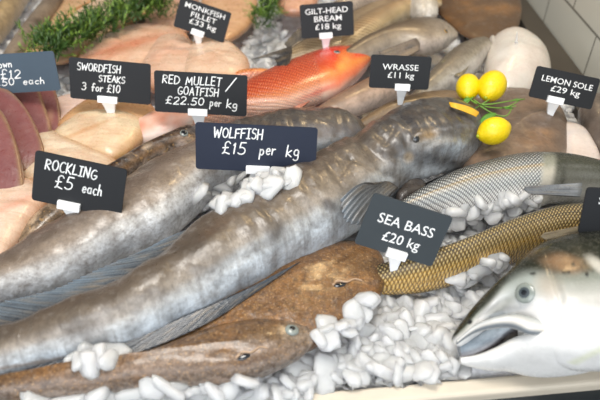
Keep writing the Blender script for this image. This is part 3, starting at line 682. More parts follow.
# ------------------------------------------------------------ fillets and steaks
def fl_col(base, rim, pink=None, amt=.5):
    def f(s, v, p):
        c = mixc(lin(base), lin(rim), max(0, (s-.72)/.28)**1.3)
        if pink: c = mixc(c, lin(pink), amt*max(0, noise.fractal(p*22, 1, 2, 3)+.15))
        return c
    return f
flat('white_fish_fillet', 'thick cream fillet just above the rockling card and right of the tuna', 'fillet', [(13, 158), (18, 146), (32, 136), (52, 134), (80, 141), (104, 154), (120, 166), (118, 182), (85, 196), (45, 196), (20, 182)], .030, .020, .02, FLESH, fl_col('e2cfb4', 'b98f62'), lump=.0015,
     stamps=[ST(85, 144, 38, 4, 22, 'b5834f', .6, .7), ST(55, 152, 30, 10, 10, 'e6d0b4', .6, .6)])
flat('white_fish_fillet', 'rounded cream fillet between the swordfish card and the small mottled rockling', 'fillet', [(52, 140), (62, 128), (80, 117), (105, 110), (132, 113), (145, 122), (145, 136), (134, 150), (112, 162), (85, 158), (62, 150)], .034, .020, .022, FLESH, fl_col('e2ccaa', 'c49a66', 'd0946a', .3), lump=.0018,
     stamps=[ST(90, 128, 45, 2, -22, 'c08a58', .6, .6), ST(128, 122, 14, 6, 15, 'e8d4ae', .6, .8), ST(138, 148, 4, 4, 0, 'b88a7c', .6, .6)])
flat('white_fish_fillet', 'tan edged fillet tucked directly below the swordfish steaks card', 'fillet', [(58, 128), (72, 112), (95, 100), (125, 98), (148, 104), (158, 116), (150, 126), (110, 122), (80, 128)], .036, .016, .02, FLESH, fl_col('cfa374', 'b07e50', 'c07a50', .4), lump=.001)
flat('swordfish_steak', 'pale pinkish white steak right of the tuna and below the swordfish card', 'fillet', [(50, 112), (56, 100), (80, 94), (108, 96), (112, 106), (86, 120), (62, 134), (50, 130)], .032, .010, .02, FLESH, fl_col('e8cfc4', 'ddb9a8'))
flat('white_fish_fillet', 'large peach fillet at the left edge below the tuna, left of the rockling card', 'fillet', [(-30, 198), (-10, 188), (15, 181), (34, 184), (48, 196), (46, 210), (34, 228), (20, 247), (6, 268), (-12, 280), (-35, 270)], .034, .022, .024, FLESH, fl_col('e2c8b2', 'c99a74', 'd0a08c', .5), lump=.002,
     stamps=[ST(12, 205, 30, 3, -20, 'd49880', .6, .6), ST(10, 232, 30, 10, -45, 'ead2ba', .7, .6)])
flat('white_fish_fillet', 'small pinkish fillet low at the left edge, under the large peach one', 'fillet', [(-30, 262), (-5, 258), (10, 258), (14, 270), (4, 284), (-20, 296)], .026, .012, .018, FLESH, fl_col('d6b29c', 'b98f7c'), seg=60, rings=10)
flat('monkfish_fillet', 'pale pink monkfish fillet below the monkfish card, left one of two', 'fillet', [(140, 74), (148, 52), (160, 40), (178, 38), (194, 46), (206, 62), (206, 82), (180, 92), (150, 90)], .036, .022, .02, FLESH, fl_col('dcbca4', 'cf9a7c', 'd89a80', .5), lump=.003)
flat('monkfish_fillet', 'rounded peach monkfish fillet directly under the monkfish card clip, right one of two', 'fillet', [(178, 76), (188, 52), (202, 42), (220, 42), (238, 52), (250, 66), (246, 84), (220, 92), (190, 90)], .038, .024, .02, FLESH, fl_col('dcc0a6', 'c9966e', 'cf9070', .4), lump=.003)
flat('salmon_pink_fillet', 'long peach fillet with a red blood line behind the swordfish card', 'fillet', [(76, 66), (86, 50), (104, 38), (130, 29), (158, 26), (182, 32), (190, 44), (176, 62), (150, 74), (110, 82), (84, 80)], .036, .018, .02, FLESH, fl_col('debba0', 'd0986c', 'd88a6c', .5), lump=.002,
     stamps=[ST(125, 46, 42, 4, -16, 'c46a4c', .6, .7), ST(110, 36, 26, 4, -20, 'e6cba8', .6, .8), ST(100, 60, 20, 2, -20, 'c46a4c', .6, .5)])
flat('white_fish_fillet', 'yellowish fillet strip at the top left between the round fish and the herbs', 'fillet', [(18, 66), (30, 48), (46, 30), (60, 10), (75, -12), (100, -14), (98, 0), (80, 12), (64, 28), (50, 46), (36, 64)], .034, .012, .018, FLESH, fl_col('c8a47c', 'b98a5a'))
flat('white_fish_fillet', 'pale long fillet behind the big bunch of green herbs', 'fillet', [(36, 60), (52, 36), (72, 16), (100, 0), (128, -14), (160, -14), (158, 4), (132, 22), (100, 40), (66, 62)], .034, .014, .018, FLESH, fl_col('dfc8ae', 'cfa880', 'd9a080', .3))
flat('white_fish_fillet', 'peach fillet at the back between the monkfish card and the small herb bunch', 'fillet', [(205, -12), (250, -16), (258, 0), (254, 20), (240, 34), (222, 42), (206, 34)], .034, .014, .018, FLESH, fl_col('d8ae86', 'c8986c'))
flat('white_fish_fillet', 'pink fillet at the top between the herb bunches, left of the monkfish card', 'fillet', [(146, 18), (158, -8), (190, -16), (200, 8), (190, 30), (165, 34), (150, 30)], .034, .012, .018, FLESH, fl_col('cda58c', 'b98f78'))
flat('white_fish_fillet', 'pinkish trimming at the top edge left of the three line bream card', 'fillet', [(276, 2), (284, -12), (312, -14), (318, 2), (304, 12), (284, 12)], .05, .012, .018, FLESH, fl_col('d0a084', 'b4826a'), seg=60, rings=10)
tz = [('tuna_steak', 'upright rounded tuna steak at the back right of the overlapping row', [(24, 100), (32, 88), (44, 85), (54, 91), (60, 106), (59, 124), (54, 134), (42, 136), (30, 120)], .045),
      ('tuna_steak', 'wide dark pink tuna steak second from the back of the overlapping row', [(-16, 98), (0, 88), (22, 86), (38, 92), (45, 106), (50, 124), (48, 138), (34, 144), (10, 126)], .054),
      ('tuna_steak', 'dark red tuna steak in the middle of the overlapping row', [(-20, 112), (-4, 103), (14, 105), (28, 115), (38, 130), (42, 146), (34, 156), (14, 158), (-10, 140)], .060),
      ('tuna_steak', 'frontmost tuna steak at the left edge, above the large peach fillet', [(-40, 128), (-24, 118), (-6, 117), (8, 126), (17, 144), (20, 164), (18, 182), (4, 190), (-22, 192), (-42, 170)], .066)]
for i, (nm, lb, pts, z) in enumerate(tz):
    flat(nm, lb, 'tuna steak', pts, z, .007, .016, TUNA, (lambda s, v, p: mixc(mixc(lin('82504c'), lin('6e3c3e'), max(0, noise.noise(p*20))), lin('8a6a50'), max(0, (s-.80)/.12))), group='tuna steaks in an overlapping row',
         p=5, tilt=(-.12, .28), lump=.0008, stamps=[ST(50, 118, 3, 8, 8, 'b48a70', .6, .6)])

# ------------------------------------------------------------ lemons, sprig, herbs
def lemon(px, py, z, rx, rz, ang, label, tiltz=.2):
    c = at(px, py, z)
    t = thing('lemon', label, 'lemon', Vector((c.x, c.y, z-rz)), 'lemons decorating the fish')
    ax = Vector((math.cos(ang), math.sin(ang), tiltz)).normalized(); s1 = ax.orthogonal().normalized(); s2 = ax.cross(s1)
    V = []; Fc = []; nu, nv = 40, 36
    for i in range(nv+1):
        a = PI*i/nv; x = -math.cos(a)*rx; r = rz*math.sin(a)**.92
        if abs(x) > .86*rx: x *= 1+.10*((abs(x)/rx-.86)/.14)
        for j in range(nu):
            th = 2*PI*j/nu; p = ax*x + (s1*math.cos(th)+s2*math.sin(th))*r
            p *= 1+.018*noise.noise(p*60+Vector((px, 0, 0))); V.append(c+p)
    for i in range(nv):
        for j in range(nu): Fc.append((i*nu+j, i*nu+(j+1) % nu, (i+1)*nu+(j+1) % nu, (i+1)*nu+j))
    b = mesh('peel', V, Fc, M['lemon'], t)
    ellipsoid('stem_end', c-ax*rx*1.06, (ax*.0025, s1*.0026, s2*.0026), M['lemon_tip'], t, 10, 8)
lemon(468, 87, .088, .0185, .0150, 1.35, 'smallest lemon, left of the two lemons lying together behind the green sprig')
lemon(492, 86, .092, .0225, .0175, 1.05, 'larger lemon of the touching pair, right one, on the pale fish')
lemon(494, 131, .086, .0182, .0158, .25, 'single lemon in front of the green sprig, on the brown sole')
def leafmesh(name, base, tip, width, mat, parent, sag=.004):
    V = []; Fc = []; n = 14
    d = tip-base; s = Vector((-d.y, d.x, 0)).normalized()
    for k_ in (0, 1):
        for i in range(n+1):
            f = i/n; wv = width*math.sin(PI*f**.85)**.9; c = base+d*f+Vector((0, 0, -sag*f*f - k_*.0006))
            for j in (-1, -.5, 0, .5, 1): V.append(c+s*wv*j+Vector((0, 0, abs(j)*wv*.35)))
    K = (n+1)*5
    for i in range(n):
        for j in range(4):
            a = i*5+j; Fc.append((a, a+1, a+6, a+5)); Fc.append((K+a, K+a+5, K+a+6, K+a+1))
        Fc.append((i*5, i*5+5, K+i*5+5, K+i*5)); Fc.append((i*5+4, K+i*5+4, K+i*5+9, i*5+9))
    return mesh(name, V, Fc, mat, parent)
sp = thing('green_sprig', 'thin green leafy sprig lying between the three lemons', 'sprig', at(485, 110, .06))
z = .082
for pts in ([(468, 98), (478, 104), (492, 104), (510, 101), (525, 99)], [(474, 100), (484, 106), (500, 108), (516, 106)], [(492, 98), (484, 103), (476, 108), (470, 112)], [(480, 106), (494, 114), (506, 116), (512, 108)], [(500, 108), (510, 106), (521, 99)]):
    tube('stem', [at(x, y, z+.004*math.sin(x)) for x, y in pts], .0011, .0006, M['sprig'], sp)
for b, t, wv in (((496, 113), (478, 124), .0055), ((470, 98), (462, 104), .004), ((474, 96), (466, 99), .004), ((512, 101), (524, 97), .002), ((505, 109), (515, 106), .002)):
    leafmesh('leaf', at(*b, z+.003), at(*t, z), wv, M['leaf'], sp)
fl_ = fin('lemon_peel_strip', [(449, 103, .105), (460, 105, .104), (470, 108, .10), (479, 113, .096)], [(451, 107, .105), (460, 110, .104), (468, 113, .10), (476, 117, .096)], plain('orange_peel', 'e8b234', .4, var=.2), None, 'e8b234', 'e8b234', rays=1, amp=0, thick=.003)
meta(fl_, 'curved orange yellow strip of peel on top of the big wolffish head', 'peel')

def herbs(label, path, width, n, seed, z, group='herb bunches among the fish'):
    rnd = random.Random(seed); V = []; Fc = []; V2 = []; F2 = []
    def needle(p, d, L, wv, VV, FF):
        s = d.cross(Vector((rnd.random()-.5, rnd.random()-.5, 1))).normalized()*wv
        u = d.cross(s).normalized()*wv*.5
        b = len(VV); m_ = p+d*L*.5
        VV += [p-s*.4, p+s*.4, m_+s+u*0, m_-s, p+d*L, m_+u]
        FF += [(b, b+1, b+2, b+5), (b, b+5, b+3), (b+5, b+2, b+4), (b+5, b+4, b+3), (b+1, b, b+3, b+2), (b+3, b+4, b+2)]
    P = [at(x, y, z) for x, y in path]
    for i in range(n):
        f = rnd.random()*(len(P)-1); j = min(int(f), len(P)-2); c = P[j].lerp(P[j+1], f-j)
        t = (P[min(j+1, len(P)-1)]-P[j]).normalized()
        c = c + Vector((rnd.gauss(0, width*.42), rnd.gauss(0, width*.42), rnd.uniform(-.01, .012)))
        d = (t*rnd.uniform(-.2, 1.0)+Vector((rnd.uniform(-.8, .8), rnd.uniform(-.8, .8), rnd.uniform(.1, .9)))).normalized()
        L = rnd.uniform(.02, .038)
        pale = rnd.random() < .28
        A, B = (V2, F2) if pale else (V, Fc)
        needle(c, d, L, .0007, A, B)
        m_ = 15
        for q in range(m_):
            pp = c+d*L*(q/m_)
            nd = (d*.9+Vector((rnd.gauss(0, .6), rnd.gauss(0, .6), rnd.gauss(0, .6)))).normalized()
            needle(pp, nd, rnd.uniform(.006, .012), .0010, A, B)
    t = thing('herb_bunch', label, 'herbs', P[len(P)//2]-Vector((0, 0, .02)), group)
    mesh('dark_sprigs', V, Fc, M['needles'], t, smooth=False)
    mesh('pale_sprigs', V2, F2, M['needles2'], t, smooth=False)
herbs('large bunch of feathery dark green herbs across the top left fillets', [(38, 56), (55, 46), (72, 38), (95, 28), (120, 16), (142, 8), (160, 8)], .034, 460, 4, .068)
herbs('small dark green herb bunch at the top edge left of the bream card', [(276, -12), (273, 0), (268, 12), (262, 24)], .016, 90, 5, .060)

# ------------------------------------------------------------ writing
def arc(cx, cy, rx, ry, a0, a1, n=8):
    return [(cx+rx*math.cos(math.radians(a0+(a1-a0)*i/n)), cy+ry*math.sin(math.radians(a0+(a1-a0)*i/n))) for i in range(n+1)]
G = {
 'A': (.62, [[(0, 0), (.3, 1), (.6, 0)], [(.12, .38), (.5, .38)]]), 'B': (.55, [[(0, 0), (0, 1)]+arc(.15, .77, .32, .23, 90, -90)+arc(.15, .27, .38, .27, 90, -90)+[(0, 0)]]),
 'C': (.6, [arc(.35, .5, .33, .5, 55, 305, 12)]), 'D': (.62, [[(0, 1), (0, 0)]+arc(.1, .5, .5, .5, -90, 90, 10)+[(0, 1)]]), 'E': (.5, [[(.45, 1), (0, 1), (0, 0), (.45, 0)], [(0, .52), (.38, .52)]]),
 'F': (.5, [[(.48, 1), (0, .97), (0, 0)], [(0, .52), (.4, .55)]]), 'G': (.66, [arc(.35, .5, .33, .5, 60, 340, 12)+[(.62, .42), (.36, .42)]]), 'H': (.6, [[(0, 0), (0, 1)], [(.52, 0), (.52, 1)], [(0, .5), (.52, .52)]]),
 'I': (.42, [[(.2, 0), (.2, 1)], [(0, 1), (.4, 1)], [(0, 0), (.4, 0)]]), 'K': (.55, [[(0, 0), (0, 1)], [(.48, 1), (.04, .45), (.52, 0)]]), 'L': (.5, [[(.05, 1), (0, 0), (.48, .03)]]),
 'M': (.8, [[(0, 0), (.1, 1), (.36, .3), (.64, 1), (.74, 0)]]), 'N': (.62, [[(0, 0), (.03, 1), (.52, 0), (.56, 1)]]), 'O': (.66, [arc(.32, .5, .31, .5, 90, 450, 14)]),
 'P': (.55, [[(0, 0), (0, 1)]+arc(.15, .75, .34, .25, 90, -90)+[(0, .5)]]), 'R': (.58, [[(0, 0), (.02, 1)]+arc(.15, .76, .34, .24, 90, -90)+[(.05, .5), (.5, 0)]]),
 'S': (.52, [arc(.27, .76, .23, .24, 40, 270, 8)+arc(.24, .27, .26, .27, 90, -140, 9)]), 'T': (.58, [[(0, 1), (.56, 1)], [(.28, 1), (.26, 0)]]), 'U': (.6, [[(0, 1), (0, .35)]+arc(.27, .3, .27, .3, 180, 360, 8)+[(.54, 1)]]),
 'W': (.85, [[(0, 1), (.14, .05), (.38, .75), (.6, .02), (.84, 1.02)]]), '/': (.5, [[(0, -.1), (.48, 1.15)]]), '.': (.2, [[(.05, 0), (.08, .03)]]), '-': (.3, [[(0, .4), (.22, .4)]]),
 '0': (.58, [arc(.28, .5, .26, .5, 90, 450, 12)]), '1': (.3, [[(.02, .8), (.14, 1), (.12, 0)]]), '2': (.56, [arc(.26, .72, .24, .28, 160, -20, 7)+[(0, 0), (.52, .02)]]),
 '3': (.54, [arc(.22, .76, .24, .24, 140, -90, 8)+arc(.2, .27, .3, .27, 90, -140, 9)]), '5': (.54, [[(.5, 1), (.12, 1), (.06, .55)]+arc(.2, .3, .3, .3, 100, -140, 9)]),
 '8': (.5, [arc(.25, .75, .2, .24, -90, 270, 10)+arc(.25, .26, .25, .26, 90, -270, 10)]), '\u00a3': (.62, [arc(.36, .76, .2, .24, 20, 190, 7)+[(.2, .4), (.14, .1), (.02, -.02), (.2, .08), (.56, -.04)], [(0, .46), (.42, .5)]]),
 'e': (.5, [[(.04, .3), (.42, .34)]+arc(.24, .3, .2, .28, 10, 320, 9)]), 'a': (.52, [arc(.2, .27, .2, .27, 60, 360, 9)+[(.4, .52), (.42, .02)]]), 'c': (.44, [arc(.24, .27, .22, .27, 50, 310, 8)]),
 'h': (.5, [[(0, 0), (.02, 1)], [(.02, .35), (.15, .55), (.32, .5), (.4, 0)]]), 'p': (.5, [[(.02, .55), (0, -.4)], arc(.2, .28, .2, .27, 170, -170, 9)]), 'r': (.38, [[(0, 0), (0, .55)], [(0, .3), (.12, .5), (.32, .52)]]),
 'k': (.46, [[(0, 0), (.02, 1)], [(.38, .55), (.04, .28), (.42, 0)]]), 'g': (.5, [arc(.2, .3, .2, .26, 40, 400, 9)+[(.4, -.15)]+arc(.2, -.2, .2, .2, 0, -150, 6)]), 'f': (.4, [[(.4, .95), (.22, 1), (.14, .8), (.14, 0)], [(0, .5), (.34, .52)]]),
 'o': (.48, [arc(.22, .28, .2, .28, 90, 450, 9)]), 'w': (.6, [[(0, .55), (.12, .02), (.28, .4), (.42, .02), (.56, .55)]]), 'n': (.48, [[(0, 0), (0, .55)], [(0, .3), (.15, .55), (.34, .48), (.38, 0)]]), ' ': (.45, [])}
def pen(text, wd, ht, pw, slant=.12, rnd=None):
    """hand-written strokes as flat ink; returns verts (x,y) and faces, fitted to width wd"""
    x = 0; S = []
    for ch in text:
        g = G[ch]; jy = rnd.uniform(-.05, .05) if rnd else 0; js = 1+(rnd.uniform(-.07, .07) if rnd else 0)
        for s in g[1]: S.append([(x+(a+slant*b)*1.0, b*js+jy) for a, b in s])
        x += g[0]+.17
    sc = wd/max(x-.17, .1); V = []; Fc = []
    for s in S:
        P = [(a*sc, b*ht) for a, b in s]
        for (ax, ay), (bx, by) in zip(P, P[1:]):
            dx, dy = bx-ax, by-ay; L = math.hypot(dx, dy) or 1e-6; nx_, ny_ = -dy/L*pw/2, dx/L*pw/2; b = len(V)
            V += [(ax+nx_, ay+ny_), (ax-nx_, ay-ny_), (bx-nx_, by-ny_), (bx+nx_, by+ny_)]; Fc.append((b, b+1, b+2, b+3))
        for ax, ay in P:
            b = len(V); V += [(ax+pw/2*math.cos(q*PI/3), ay+pw/2*math.sin(q*PI/3)) for q in range(6)]; Fc.append(tuple(range(b, b+6)))
    return V, Fc
def printed(text, wd, ht):
    cu = bpy.data.curves.new('t', 'FONT'); cu.body = text; cu.size = 1; cu.resolution_u = 3; cu.offset = .003
    o = bpy.data.objects.new('t', cu); COL.objects.link(o); bpy.context.view_layer.update()
    me = bpy.data.meshes.new_from_object(o.evaluated_get(bpy.context.evaluated_depsgraph_get()))
    bpy.data.objects.remove(o)
    xs = [v.co.x for v in me.vertices]; a, b = min(xs), max(xs); sc = wd/(b-a); sy = ht/.72
    V = [((v.co.x-a)*sc, v.co.y*sy) for v in me.vertices]; Fc = [tuple(p.vertices) for p in me.polygons]
    bpy.data.meshes.remove(me); return V, Fc

def card(label, q, base_z, mat, lines, clip, hand=False, lean=22, stem=1.0, yaw=0, cliplab=None, vbase=None, pw=.0014):
    """q: four corners seen in the photo TL TR BR BL; the card is a rigid rectangle leaning back over its clip"""
    cx, cy = clip
    base = at(cx, cy, base_z)
    la = math.radians(lean); n = Vector((math.sin(yaw)*math.cos(la), -math.cos(yaw)*math.cos(la), math.sin(la)))
    def hit(px, py):
        d = ray(px, py); return CAM + d*((base-CAM).dot(n)/d.dot(n))
    TL, TR, BR, BL = [hit(*p) for p in q]
    u = ((TR-TL)+(BR-BL)); wd = u.length/2; u.normalize()
    v = n.cross(u).normalized(); 
    ht = abs(((TL-BL)+(TR-BR)).dot(v))/2
    c = (TL+TR+BR+BL)/4
    clip_u = (base-c).dot(u)
    foot = c+u*clip_u-v*(ht/2)
    ground = Vector((foot.x, foot.y, foot.z-.03*stem))
    t = thing('price_card', label, 'price card', ground, 'price cards standing among the fish')
    th = .0016
    def W(a, b, d=0): return c+u*a+v*b+n*d
    # rounded card
    r = .003; P = []
    for sx, sy, a0 in ((1, 1, 0), (-1, 1, 90), (-1, -1, 180), (1, -1, 270)):
        for k_ in range(5):
            a = math.radians(a0+k_*22.5); P.append((sx*(wd/2-r)+r*math.cos(a), sy*(ht/2-r)+r*math.sin(a)))
    N = len(P)
    V = [W(a, b, 0) for a, b in P]+[W(a, b, -th) for a, b in P]
    Fc = [tuple(range(N)), tuple(range(N, 2*N))[::-1]]+[(i, N+i, N+(i+1) % N, (i+1) % N) for i in range(N)]
    plate = mesh('plate', V, Fc, mat, t, smooth=False)
    rnd = random.Random(len(label))
    VV = []; FF = []
    for (txt, u0, u1, vb, h_) in lines:   # fractions of card: left, right, baseline from the bottom, cap height
        tw = (u1-u0)*wd
        v_, f_ = pen(txt, tw, h_*ht, pw, rnd=rnd) if hand else printed(txt, tw, h_*ht)
        b0 = len(VV)
        VV += [W(-wd/2+u0*wd+a, -ht/2+vb*ht+b, .0003) for a, b in v_]; FF += [tuple(b0+i for i in f) for f in f_]
    mesh('lettering', VV, FF, M['chalk'], t, smooth=False)
    # white clip with its tapering foot
    def prism(name, sec, parent):   # sec: list of (centre, halfwidth u, halfdepth n)
        V = []; Fc = []
        for cc, hw, hd in sec: V += [cc-u*hw+n*hd, cc+u*hw+n*hd, cc+u*hw-n*hd, cc-u*hw-n*hd]
        for i in range(len(sec)-1):
            for j in range(4): Fc.append((i*4+j, i*4+(j+1) % 4, i*4+4+(j+1) % 4, i*4+4+j))
        Fc.append((3, 2, 1, 0)); e = (len(sec)-1)*4; Fc.append((e, e+1, e+2, e+3))
        o = mesh(name, V, Fc, M['clip'], parent, smooth=False)
        bv = o.modifiers.new('bevel', 'BEVEL'); bv.width = .0006; bv.segments = 2
        return o
    k_ = wd*.105 if wd > .11 else wd*.125; k_ = max(.0095, min(.0125, k_))
    top = foot+v*.0065
    cl = prism('clip', [(top+n*.0012, k_, .0028), (foot-v*.002+n*.0012, k_, .0028)], t)
    dn = Vector((0, 0, -1))
    prism('foot', [(foot-v*.001-n*.001, k_*.72, .0022), (foot+dn*.012*stem-n*.002, k_*.50, .002), (foot+dn*.030*stem, k_*.2, .0015)], t)
    return t
P_ = '\u00a3'
card('black card printed sea bass, clipped above the speckled flatfish', [(371, 193), (450, 215), (435, 269), (357, 243)], .062, M['card_hazed'], [('SEA BASS', .16, .86, .52, .19), (P_+'20 kg', .29, .76, .22, .19)], (395, 257), lean=20)
card('navy handwritten wolffish card between the two big wolffish', [(196, 122), (316, 128), (317, 174), (195, 169)], .085, M['card_navy'], [('WOLFFISH', .15, .55, .70, .21), (P_+'15', .22, .41, .36, .24), ('per', .53, .66, .37, .24), ('kg', .75, .86, .37, .24)], (258, 170), hand=True, lean=20)
card('black handwritten rockling card standing by the pale peach fillet', [(40, 152), (128, 169), (120, 219), (27, 198)], .075, M['card'], [('ROCKLING', .12, .68, .68, .20), (P_+'5', .24, .43, .36, .24), ('each', .54, .76, .37, .22)], (69, 209), hand=True, lean=20)
card('black handwritten red mullet and goatfish card', [(157, 72), (248, 74), (246, 118), (152, 110)], .07, M['card'], [('RED MULLET', .09, .72, .71, .19), ('/', .77, .86, .62, .28), ('GOATFISH', .25, .69, .46, .19), (P_+'22.50', .12, .53, .22, .18), ('per', .60, .72, .21, .19), ('kg', .78, .90, .20, .20)], (198, 113), hand=True, lean=20)
card('dark handwritten swordfish steaks card', [(69, 57), (150, 64), (151, 105), (70, 98)], .07, M['card'], [('SWORDFISH', .10, .63, .71, .18), ('STEAKS', .36, .68, .48, .15), ('3 for', .15, .41, .23, .19), (P_+'10', .46, .62, .23, .19)], (108, 101), hand=True, lean=20)
card('blue grey handwritten card cut off by the left edge, above the tuna', [(-34, 56), (55, 51), (59, 90), (-32, 96)], .075, M['card_blue'], [('own', .37, .52, .66, .17), (P_+'12', .37, .59, .38, .22), ('.50', .33, .50, .21, .17), ('each', .60, .84, .20, .17)], (-14, 96), hand=True, lean=20)
card('black printed monkfish fillet card', [(181, -4), (232, 13), (223, 43), (173, 26)], .07, M['card'], [('MONKFISH', .12, .90, .72, .17), ('FILLET', .27, .77, .49, .17), (P_+'33 kg', .27, .80, .27, .17)], (197, 36), lean=20)
card('black printed gilt-head bream card', [(299, 5), (352, 1), (355, 35), (302, 39)], .075, M['card'], [('GILT-HEAD', .10, .90, .70, .17), ('BREAM', .26, .78, .47, .17), (P_+'18 kg', .27, .76, .24, .17)], (326, 37), lean=20)
card('black printed wrasse card beside the red head of the mullet', [(368, 54), (428, 57), (432, 90), (372, 88)], .085, M['card'], [('WRASSE', .20, .80, .57, .18), (P_+'11 kg', .30, .74, .33, .18)], (402, 89), lean=20)
card('black printed lemon sole card in front of the tiled wall', [(541, 66), (604, 80), (588, 109), (525, 96)], .08, M['card'], [('LEMON SOLE', .12, .92, .58, .19), (P_+'29 kg', .30, .76, .32, .19)], (554, 103), lean=26)
card('black printed card cut off by the right edge, above the salmon', [(581, 187), (664, 190), (666, 236), (584, 234)], .085, M['card'], [('S', .17, .24, .66, .17)], (625, 236), lean=20)
# ------------------------------------------------------------ ice
bpy.context.view_layer.update()
solid = []
vs = []; fs = []
dg = bpy.context.evaluated_depsgraph_get()
for o in list(SC.objects):
    if o.type == 'MESH' and o.name.split('.')[0] not in ('crushed_ice_bed', 'floor', 'wall_right', 'plate', 'lettering', 'clip', 'foot', 'dark_sprigs', 'pale_sprigs', 'trim_1', 'trim_2', 'trim_3'):
        b = len(vs); off = parent_world(o)
        vs += [v.co+off for v in o.data.vertices]; fs += [tuple(b+i for i in p.vertices) for p in o.data.polygons]
BV = BVHTree.FromPolygons(vs, fs)
def top_at(x, y):
    h = BV.ray_cast(Vector((x, y, 1)), Vector((0, 0, -1)))
    return h[0].z if h[0] is not None else None
def visible(p):
    d = p-CAM; h = BV.ray_cast(CAM, d.normalized(), d.length-.008)
    return h[0] is None
def nugget(seed):
    rnd = random.Random(seed); nu, nv = 14, 7; V = []; Fc = []
    ax = (rnd.uniform(1.0, 1.7), rnd.uniform(.75, 1.1), rnd.uniform(.38, .6)); of = Vector((seed*3.1, 0, 0)); e = rnd.uniform(.5, .9)
    for i in range(nv+1):
        ph = -PI/2+PI*i/nv
        for j in range(nu):
            a = 2*PI*j/nu
            f = lambda t: math.copysign(abs(t)**e, t)
            p = Vector((ax[0]*f(math.cos(ph))*f(math.cos(a)), ax[1]*f(math.cos(ph))*f(math.sin(a)), ax[2]*f(math.sin(ph))))
            p *= 1+.3*noise.noise(p*1.2+of); V.append(p)
    for i in range(nv):
        for j in range(nu): Fc.append((i*nu+j, i*nu+(j+1) % nu, (i+1)*nu+(j+1) % nu, (i+1)*nu+j))
    return V, Fc
from mathutils import Euler
rnd = random.Random(11)
protos = []
for s in range(9):
    v, f = nugget(s+1); me = bpy.data.meshes.new('ice_nugget'); me.from_pydata([tuple(x*.0100) for x in v], [], f); me.materials.append(M['ice'])
    for p in me.polygons: p.use_smooth = True
    protos.append((me, v, f))
on_fish = [           [(78, 346), (98, 340), (118, 352), (112, 366), (70, 378), (62, 372)], [(190, 302), (204, 296), (206, 306), (196, 312)], [(425, 212), (470, 200), (530, 196), (540, 206), (500, 214), (450, 232), (428, 236)],
           [(384, 294), (440, 276), (480, 268), (520, 252), (530, 258), (470, 320), (384, 330)], [(470, 366), (600, 358), (602, 382), (465, 382)]]
def inside(x, y, P):
    c = False
    for i in range(len(P)):
        x1, y1 = P[i]; x2, y2 = P[i-1]
        if (y1 > y) != (y2 > y) and x < (x2-x1)*(y-y1)/(y2-y1)+x1: c = not c
    return c
_o = parent_world(sab); SB = BVHTree.FromPolygons([v.co+_o for v in sab.data.vertices], [tuple(p.vertices) for p in sab.data.polygons])
cand = []
step = .0098
y = at(300, 398, 0).y
j = 0
while y < 1.25:
    st_ = step*(1 if y < .75 else 1.5)
    x = -.75
    while x < .75:
        X = x+rnd.uniform(-.4, .4)*st_+(j % 2)*st_/2; Y = y+rnd.uniform(-.4, .4)*st_
        x += st_
        if Y < yfront(X)+.006: continue
        if (Vector((X, Y, 0))-pA).dot(wn) > -.055: continue
        tz_ = top_at(X, Y); g = icez(X, Y)
        P0 = Vector((X, Y, g+.003)); onf = False
        if tz_ is not None and tz_ > g+.004:
            px, py = proj(Vector((X, Y, tz_)))
            if not any(inside(px, py, Q) for Q in on_fish): continue
            if py < 310 and rnd.random() < .3: continue
            if tz_ > .05 and px > 460 and py > 330: continue
            P0 = Vector((X, Y, tz_+.001)); onf = True
        px, py = proj(P0)
        if not (-25 < px < 625 and -25 < py < 420): continue
        zc = (P0-CAM).dot(FWD)
        vis = visible(P0)
        cand.append((zc, P0, vis, px, py, onf))
    y += st_*.9; j += 1
def heap(P, sp):
    xs = [p[0] for p in P]; ys = [p[1] for p in P]
    yy = min(ys)
    while yy < max(ys):
        xx = min(xs)
        while xx < max(xs):
            qx, qy = xx+rnd.uniform(-2, 2), yy+rnd.uniform(-2, 2)
            if inside(qx, qy, P):
                h = BV.ray_cast(CAM, ray(qx, qy).normalized())
                if h[0] is None or h[0].z < -.004: h = (at(qx, qy, .002),)
                if True: cand.append(((h[0]-CAM).dot(FWD), h[0]+Vector((0, 0, .001)), True, qx, qy, True))
            xx += sp
        yy += sp*.75
heap([(150, 386), (225, 383), (268, 377), (290, 368), (310, 370), (310, 396), (145, 398)], 9)
heap([(300, 354), (316, 342), (322, 328), (345, 322), (356, 312), (366, 298), (384, 288), (388, 340), (340, 366), (304, 366)], 9)
heap([(20, 397), (150, 393), (150, 400), (20, 401)], 10)
heap([(200, 214), (198, 196), (232, 178), (262, 174), (300, 176), (285, 186), (245, 200), (216, 216)], 8)
heap([(438, 236), (424, 226), (450, 214), (480, 204), (510, 194), (540, 199), (556, 203), (520, 208), (480, 220)], 8)
heap([(430, 290), (450, 280), (470, 270), (494, 258), (506, 251), (494, 264), (474, 280), (458, 298), (434, 304)], 8)
cand = [c for c in cand if not (c[4] < 345 and (SB.find_nearest(c[1])[3] or 9) < .011)]
vis = sorted([c for c in cand if c[2] and 0 < c[3] < 600 and 180 < c[4] < 400], key=lambda c: c[0])
front = vis[:290]; rest_ids = set(id(c) for c in front)
print('ICE', len(cand), len(vis))
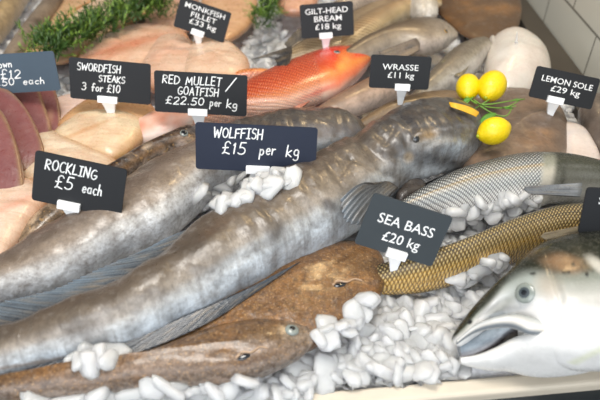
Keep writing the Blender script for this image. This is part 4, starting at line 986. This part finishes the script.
def region(px, py):
    if py < 225 and px < 340: return 'wet ice nugget in the small heap under the navy wolffish card', 'ice nuggets under the wolffish card'
    if py < 244: return 'frosted ice nugget lying between the two sea basses', 'ice nuggets between the sea basses'
    if px > 425 and py < 305: return 'frosted ice nugget along the golden sea bass, behind the salmon snout', 'ice nuggets behind the salmon snout'
    if px < 140: return 'clear ice nugget melting on the lower fin of the big wolffish', 'ice nuggets on the big wolffish'
    if px < 285: return 'frosted ice nugget along the lower rim of the front flatfish', 'ice nuggets on the front flatfish'
    if px > 470: return 'frosted ice nugget under the jaw and belly of the salmon', 'ice nuggets under the salmon'
    if py > 358: return 'ice nugget in the lowest rows of the heap, next to the cream front ledge', 'ice nuggets along the front ledge'
    if px > 415: return 'ice nugget in the heap just left of the open salmon mouth', 'ice nuggets by the salmon mouth'
    if px < 360: return 'ice nugget in the heap spilling over the snouts of the two flatfish', 'ice nuggets by the flatfish snouts'
    return 'ice nugget in the middle of the heap below the sea bass card', 'ice nuggets below the sea bass card'
for i, (zc, P0, v_, px, py, onf) in enumerate(front):
    o = bpy.data.objects.new('ice_nugget', protos[i % 9][0]); COL.objects.link(o)
    s = rnd.uniform(.7, 1.15); o.location = P0+Vector((0, 0, rnd.uniform(-.001, .003))); o.scale = (s, s, s)
    o.rotation_euler = Euler((rnd.uniform(-.9, .9), rnd.uniform(-.9, .9), rnd.uniform(0, 6.28)))
    lb, gr = region(px, py); meta(o, lb, 'ice', gr)
V = []; Fc = []
for c in cand:
    if id(c) in rest_ids: continue
    me, v, f = protos[rnd.randrange(9)]; E = Euler((rnd.uniform(-.9, .9), rnd.uniform(-.9, .9), rnd.uniform(0, 6.28))).to_matrix(); b = len(V)
    s = rnd.uniform(.8, 1.3)*.0078*(1 if c[1].y < .75 else 1.3)
    V += [c[1]+E@(q*s) for q in v]; Fc += [tuple(b+i for i in q) for q in f]
for c in front:   # a lower layer under the loose nuggets
    if c[5]: continue
    me, v, f = protos[rnd.randrange(9)]; b = len(V)
    V += [c[1]+Vector((rnd.uniform(-.006, .006), rnd.uniform(-.004, .004), -.004))+q*.0085 for q in v]; Fc += [tuple(b+i for i in q) for q in f]
o = mesh('crushed_ice', V, Fc, M['ice']); meta(o, 'loose crushed ice filling the gaps between all the fish', 'ice', None, 'stuff')
